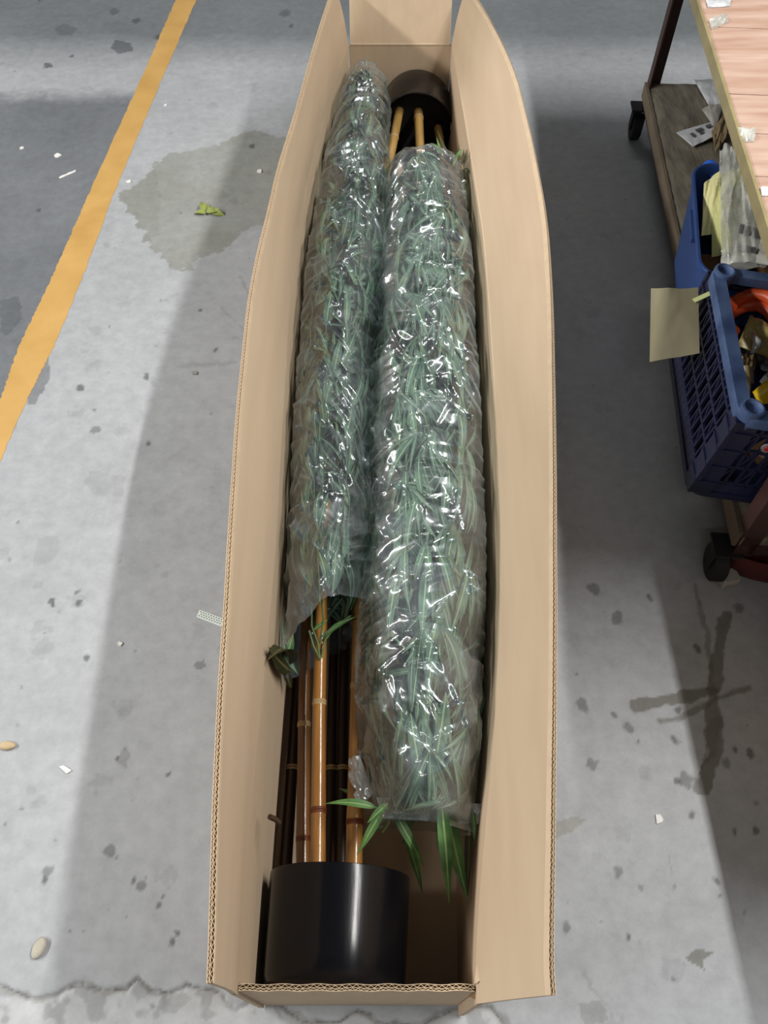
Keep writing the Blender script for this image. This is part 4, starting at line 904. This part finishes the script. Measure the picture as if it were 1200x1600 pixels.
for k in range(22):
    lx, ly, lz = rnd.uniform(-.13, .13), rnd.uniform(-.15, .15), rnd.uniform(.02, .145); mi = rnd.choice([0, 0, 0, 1, 2, 2, 3]); q = place(cK, yawK, (lx, ly, lz)); mb = MB()
    sz = (rnd.uniform(.03, .07), rnd.uniform(.03, .08), rnd.uniform(.02, .035)); rt_ = Matrix.Rotation(rnd.uniform(0, 3), 3, 'Z') @ Matrix.Rotation(rnd.uniform(-.3, .3), 3, 'X')
    if k % 3 == 0: mb.tube([q-rt_ @ Vector((sz[0]/2, 0, 0)), q+rt_ @ Vector((sz[0]/2, 0, 0))], sz[2]/2, 14)
    else:
        loops = [rrect(sz[0]*f, sz[1]*f, .006, z_) for f, z_ in ((.9, -sz[2]/2), (1, -sz[2]/2+.003), (1, sz[2]/2-.003), (.9, sz[2]/2))]; mb.loft([[q+rt_ @ v for v in lp] for lp in loops])
    o = mb.build('machine_part', mats_[mi], smooth=True); o.name = 'machine_part'
    lab = '%s %s part in the %s %s of the slatted crate, %s' % (nmz[mi], 'round' if k % 3 == 0 else 'blocky', 'near' if ly < 0 else 'far', 'left' if lx < 0 else 'right', 'near the rim' if lz > .085 else 'low down')
    if lab in used_: bpy.data.objects.remove(o); continue
    used_.add(lab); tag(o, lab, 'part', 'loose parts in the slatted crate')
sl_ = band('open_mouth_edge', [(588, 1246, .205), (752, 1256, .20), (750, 1288, .195), (598, 1279, .20)], sb, seed=61, amp=.004); sl_['label'] = 'flat clear edge of the open mouth'
band('loose_film_flap', [(545, 1190, .17), (562, 1180, .19), (582, 1240, .19), (562, 1262, .18)], sb, seed=62, amp=.012)
# beige card hanging on the far left of the crate
q4 = [(1017, 452), (1091, 450), (1093, 552), (1015, 566)]
M['olive'] = mat('beige_card', (112, 106, 82), .7, .06, 10)
cd_, inf = sheet('hanging_card', q4, 0, M['olive'], 'plain olive-beige card leaning out from the left of the slatted crate', 'card', seed=41, amp=.004, zs=[.38, .40, .37, .33], puff=.002)
mb = MB(); mb.bar(P(1084, 470, .395), P(1110, 458, .402), .010, .0012); o = mb.build('card_tab', mat('pale_green_card', (200, 206, 140), .6), None); o.parent = cd_
# small things beneath the near end of the trolley
mb = MB(); c = P(1139, 902, .02); lp = [rrect(.035*f, .03*f, .004, z_) for f, z_ in ((.9, 0), (1, .003), (1, .027), (.92, .03))]; mb.loft([[Vector((c.x, c.y, 0))+Matrix.Rotation(.2, 3, 'Z') @ v for v in l_] for l_ in lp])
o = mb.build('small_carton', mats_[1], smooth=True); tag(o, 'small off-white carton on the floor by the near trolley wheel', 'box')
mb = MB(); a = P(1178, 868, .05); mb.v = []; mb.loft([[a+Vector((.16*math.cos(t_)*f+.1, .05*math.sin(t_)*f, z_)) for t_ in np.linspace(0, 2*math.pi, 24, endpoint=False)] for f, z_ in ((.8, -.049), (.95, -.03), (1, .03), (.96, .03), (.9, -.02))])
o = mb.build('basin', mat('dark_red_plastic', (92, 34, 32), .5), smooth=True); tag(o, 'dark red plastic basin on the floor below the crate', 'basin')

# unseen closed carton added to shade the lower right of the floor
cc_ = thing('carton', (1.09, .45, 0), 'plain closed carton added out of view near the trolley to shade the floor', 'box')
mb = MB(); mb.box((1.09, .45, .31), (.62, .50, .62)); mb.build('shade_carton_body', M['card'], cc_)
for sx in (-1, 1):
    mb = MB(); mb.box((1.09+sx*.1555, .45, .6225), (.306, .495, .004)); mb.build('shade_carton_flap', M['card'], cc_)

# ================================================================== LITTER ON THE FLOOR
def pebble(px, py, r3, m, name, label, cat, seed, yaw=0, group=None):
    c = P(px, py, 0); mb = MB(); rnd = random.Random(seed); n, mm = 14, 8; loops = []
    for i in range(1, mm):
        th_ = math.pi*i/mm; loops.append([Vector((r3[0]*math.sin(th_)*math.cos(2*math.pi*k/n)*(1+rnd.uniform(-.08, .08)), r3[1]*math.sin(th_)*math.sin(2*math.pi*k/n)*(1+rnd.uniform(-.08, .08)), r3[2]*(1-math.cos(th_)))) for k in range(n)])
    rt_ = Matrix.Rotation(yaw, 3, 'Z'); mb.loft([[c+rt_ @ v for v in l_] for l_ in loops]); o = mb.build(name, m, smooth='all'); return tag(o, label, cat, group)
M['stone'] = mat('pale_stone', (178, 172, 158), .8, .1, 50); M['tan'] = mat('tan_stone', (190, 168, 134), .8, .15, 50)
pebble(62, 1482, (.010, .016, .0045), M['stone'], 'pebble', 'oval pale grey pebble on the floor at lower left', 'stone', 1, -.3)
pebble(12, 1166, (.016, .008, .004), M['tan'], 'pebble', 'tan peanut-shaped pebble at the left frame edge', 'stone', 2)
def chip(px, py, s, m, name, label, cat, seed, group=None):
    rnd = random.Random(seed); c = P(px, py, 0); q = P(px+1, py)[0]-c[0]; n = 6; r_ = s*q
    ring = [Vector((r_*rnd.uniform(.5, 1.1)*math.cos(2*math.pi*k/n), r_*rnd.uniform(.5, 1.1)*math.sin(2*math.pi*k/n), 0)) for k in range(n)]
    mb = MB(); mb.loft([[c+v+Vector((0, 0, .0003)) for v in ring], [c+v*.9+Vector((0, 0, .002+rnd.uniform(0, .0015))) for v in ring]]); o = mb.build(name, m); return tag(o, label, cat, group)
wh = mat('white_scrap', (226, 226, 222), .7); gy = mat('grey_chip', (150, 150, 146), .8)
chip(405, 268, 7, wh, 'paint_chip', 'pale square chip on the floor just left of the box far half', 'debris', 3)
chip(305, 583, 7, gy, 'paint_chip', 'grey triangular chip in the shade left of the box', 'debris', 4)
chip(1029, 1281, 9, wh, 'paint_chip', 'white chip on the floor right of the box', 'debris', 5)
chip(90, 243, 7, wh, 'paint_chip', 'larger white flake on the dark floor left of the yellow line', 'debris', 6)
chip(34, 232, 6, wh, 'paint_chip', 'white flake nearest the left frame edge', 'debris', 7)
chip(202, 284, 5, wh, 'paint_chip', 'small white flake at the tip of the damp stain', 'debris', 8)
chip(259, 165, 3, wh, 'paint_chip', 'tiny white speck right of the yellow line near the top', 'debris', 9)
chip(188, 1006, 5, wh, 'paint_chip', 'white curl of debris at the shade edge left of the box', 'debris', 10)
sheet('paper_scrap', [(92, 1198), (100, 1196), (112, 1204), (104, 1209)], .001, wh, 'thin white paper shred on the floor at lower left', 'paper', seed=51, amp=.002, puff=.001, n=6)
sheet('paper_scrap', [(92, 277), (118, 266), (119, 268), (94, 279)], .001, wh, 'thin white streak of paper left of the yellow line', 'paper', seed=52, amp=.002, puff=.001, n=6)
st, inf = sheet('perforated_strip', [(312, 953), (350, 967), (346, 979), (307, 964)], .001, mat('white_strip', (222, 232, 226), .5), 'white perforated plastic strip poking out from under the box at left', 'strip', seed=53, amp=.0, puff=.0, n=8)
cells = []
for i in range(9):
    for j in range(3): s0 = .05+i*.105+(.05 if j % 2 else 0); cells.append((s0, .12+j*.28, min(s0+.05, .99), .27+j*.28))
marks(st, inf, cells, mat('strip_holes', (130, 140, 136), .8), 'perforation', lift=.0013)
# dry fallen leaf, crumpled
mb = MB(); lm = mat('dry_yellow_green_leaf', (140, 152, 74), .6, .2, 40)
lp_ = thing('fallen_leaf', P(325, 328, 0), 'crumpled yellow-green leaf lying on the damp floor stain', 'leaf')
for b_, t_, zb_, zt_ in (((322, 333), (302, 334), .006, .001), ((318, 332), (316, 314), .004, .012), ((322, 332), (345, 328), .005, .008), ((326, 330), (352, 337), .002, .001), ((322, 330), (326, 318), .004, .012)):
    V_, F_, U_ = leaf_mesh('l', wid=.42, curl=.12, fold=.5, twist=.5); me = to_mesh('leaf_lobe', V_, F_, U_, lm); o = bpy.data.objects.new('leaf_lobe', me); C.objects.link(o); o.parent = lp_
    o.matrix_local = Matrix.Translation(-lp_.location) @ leaf_matrix(P(*b_, zb_), P(*t_, zt_), (0, -.3, 1))
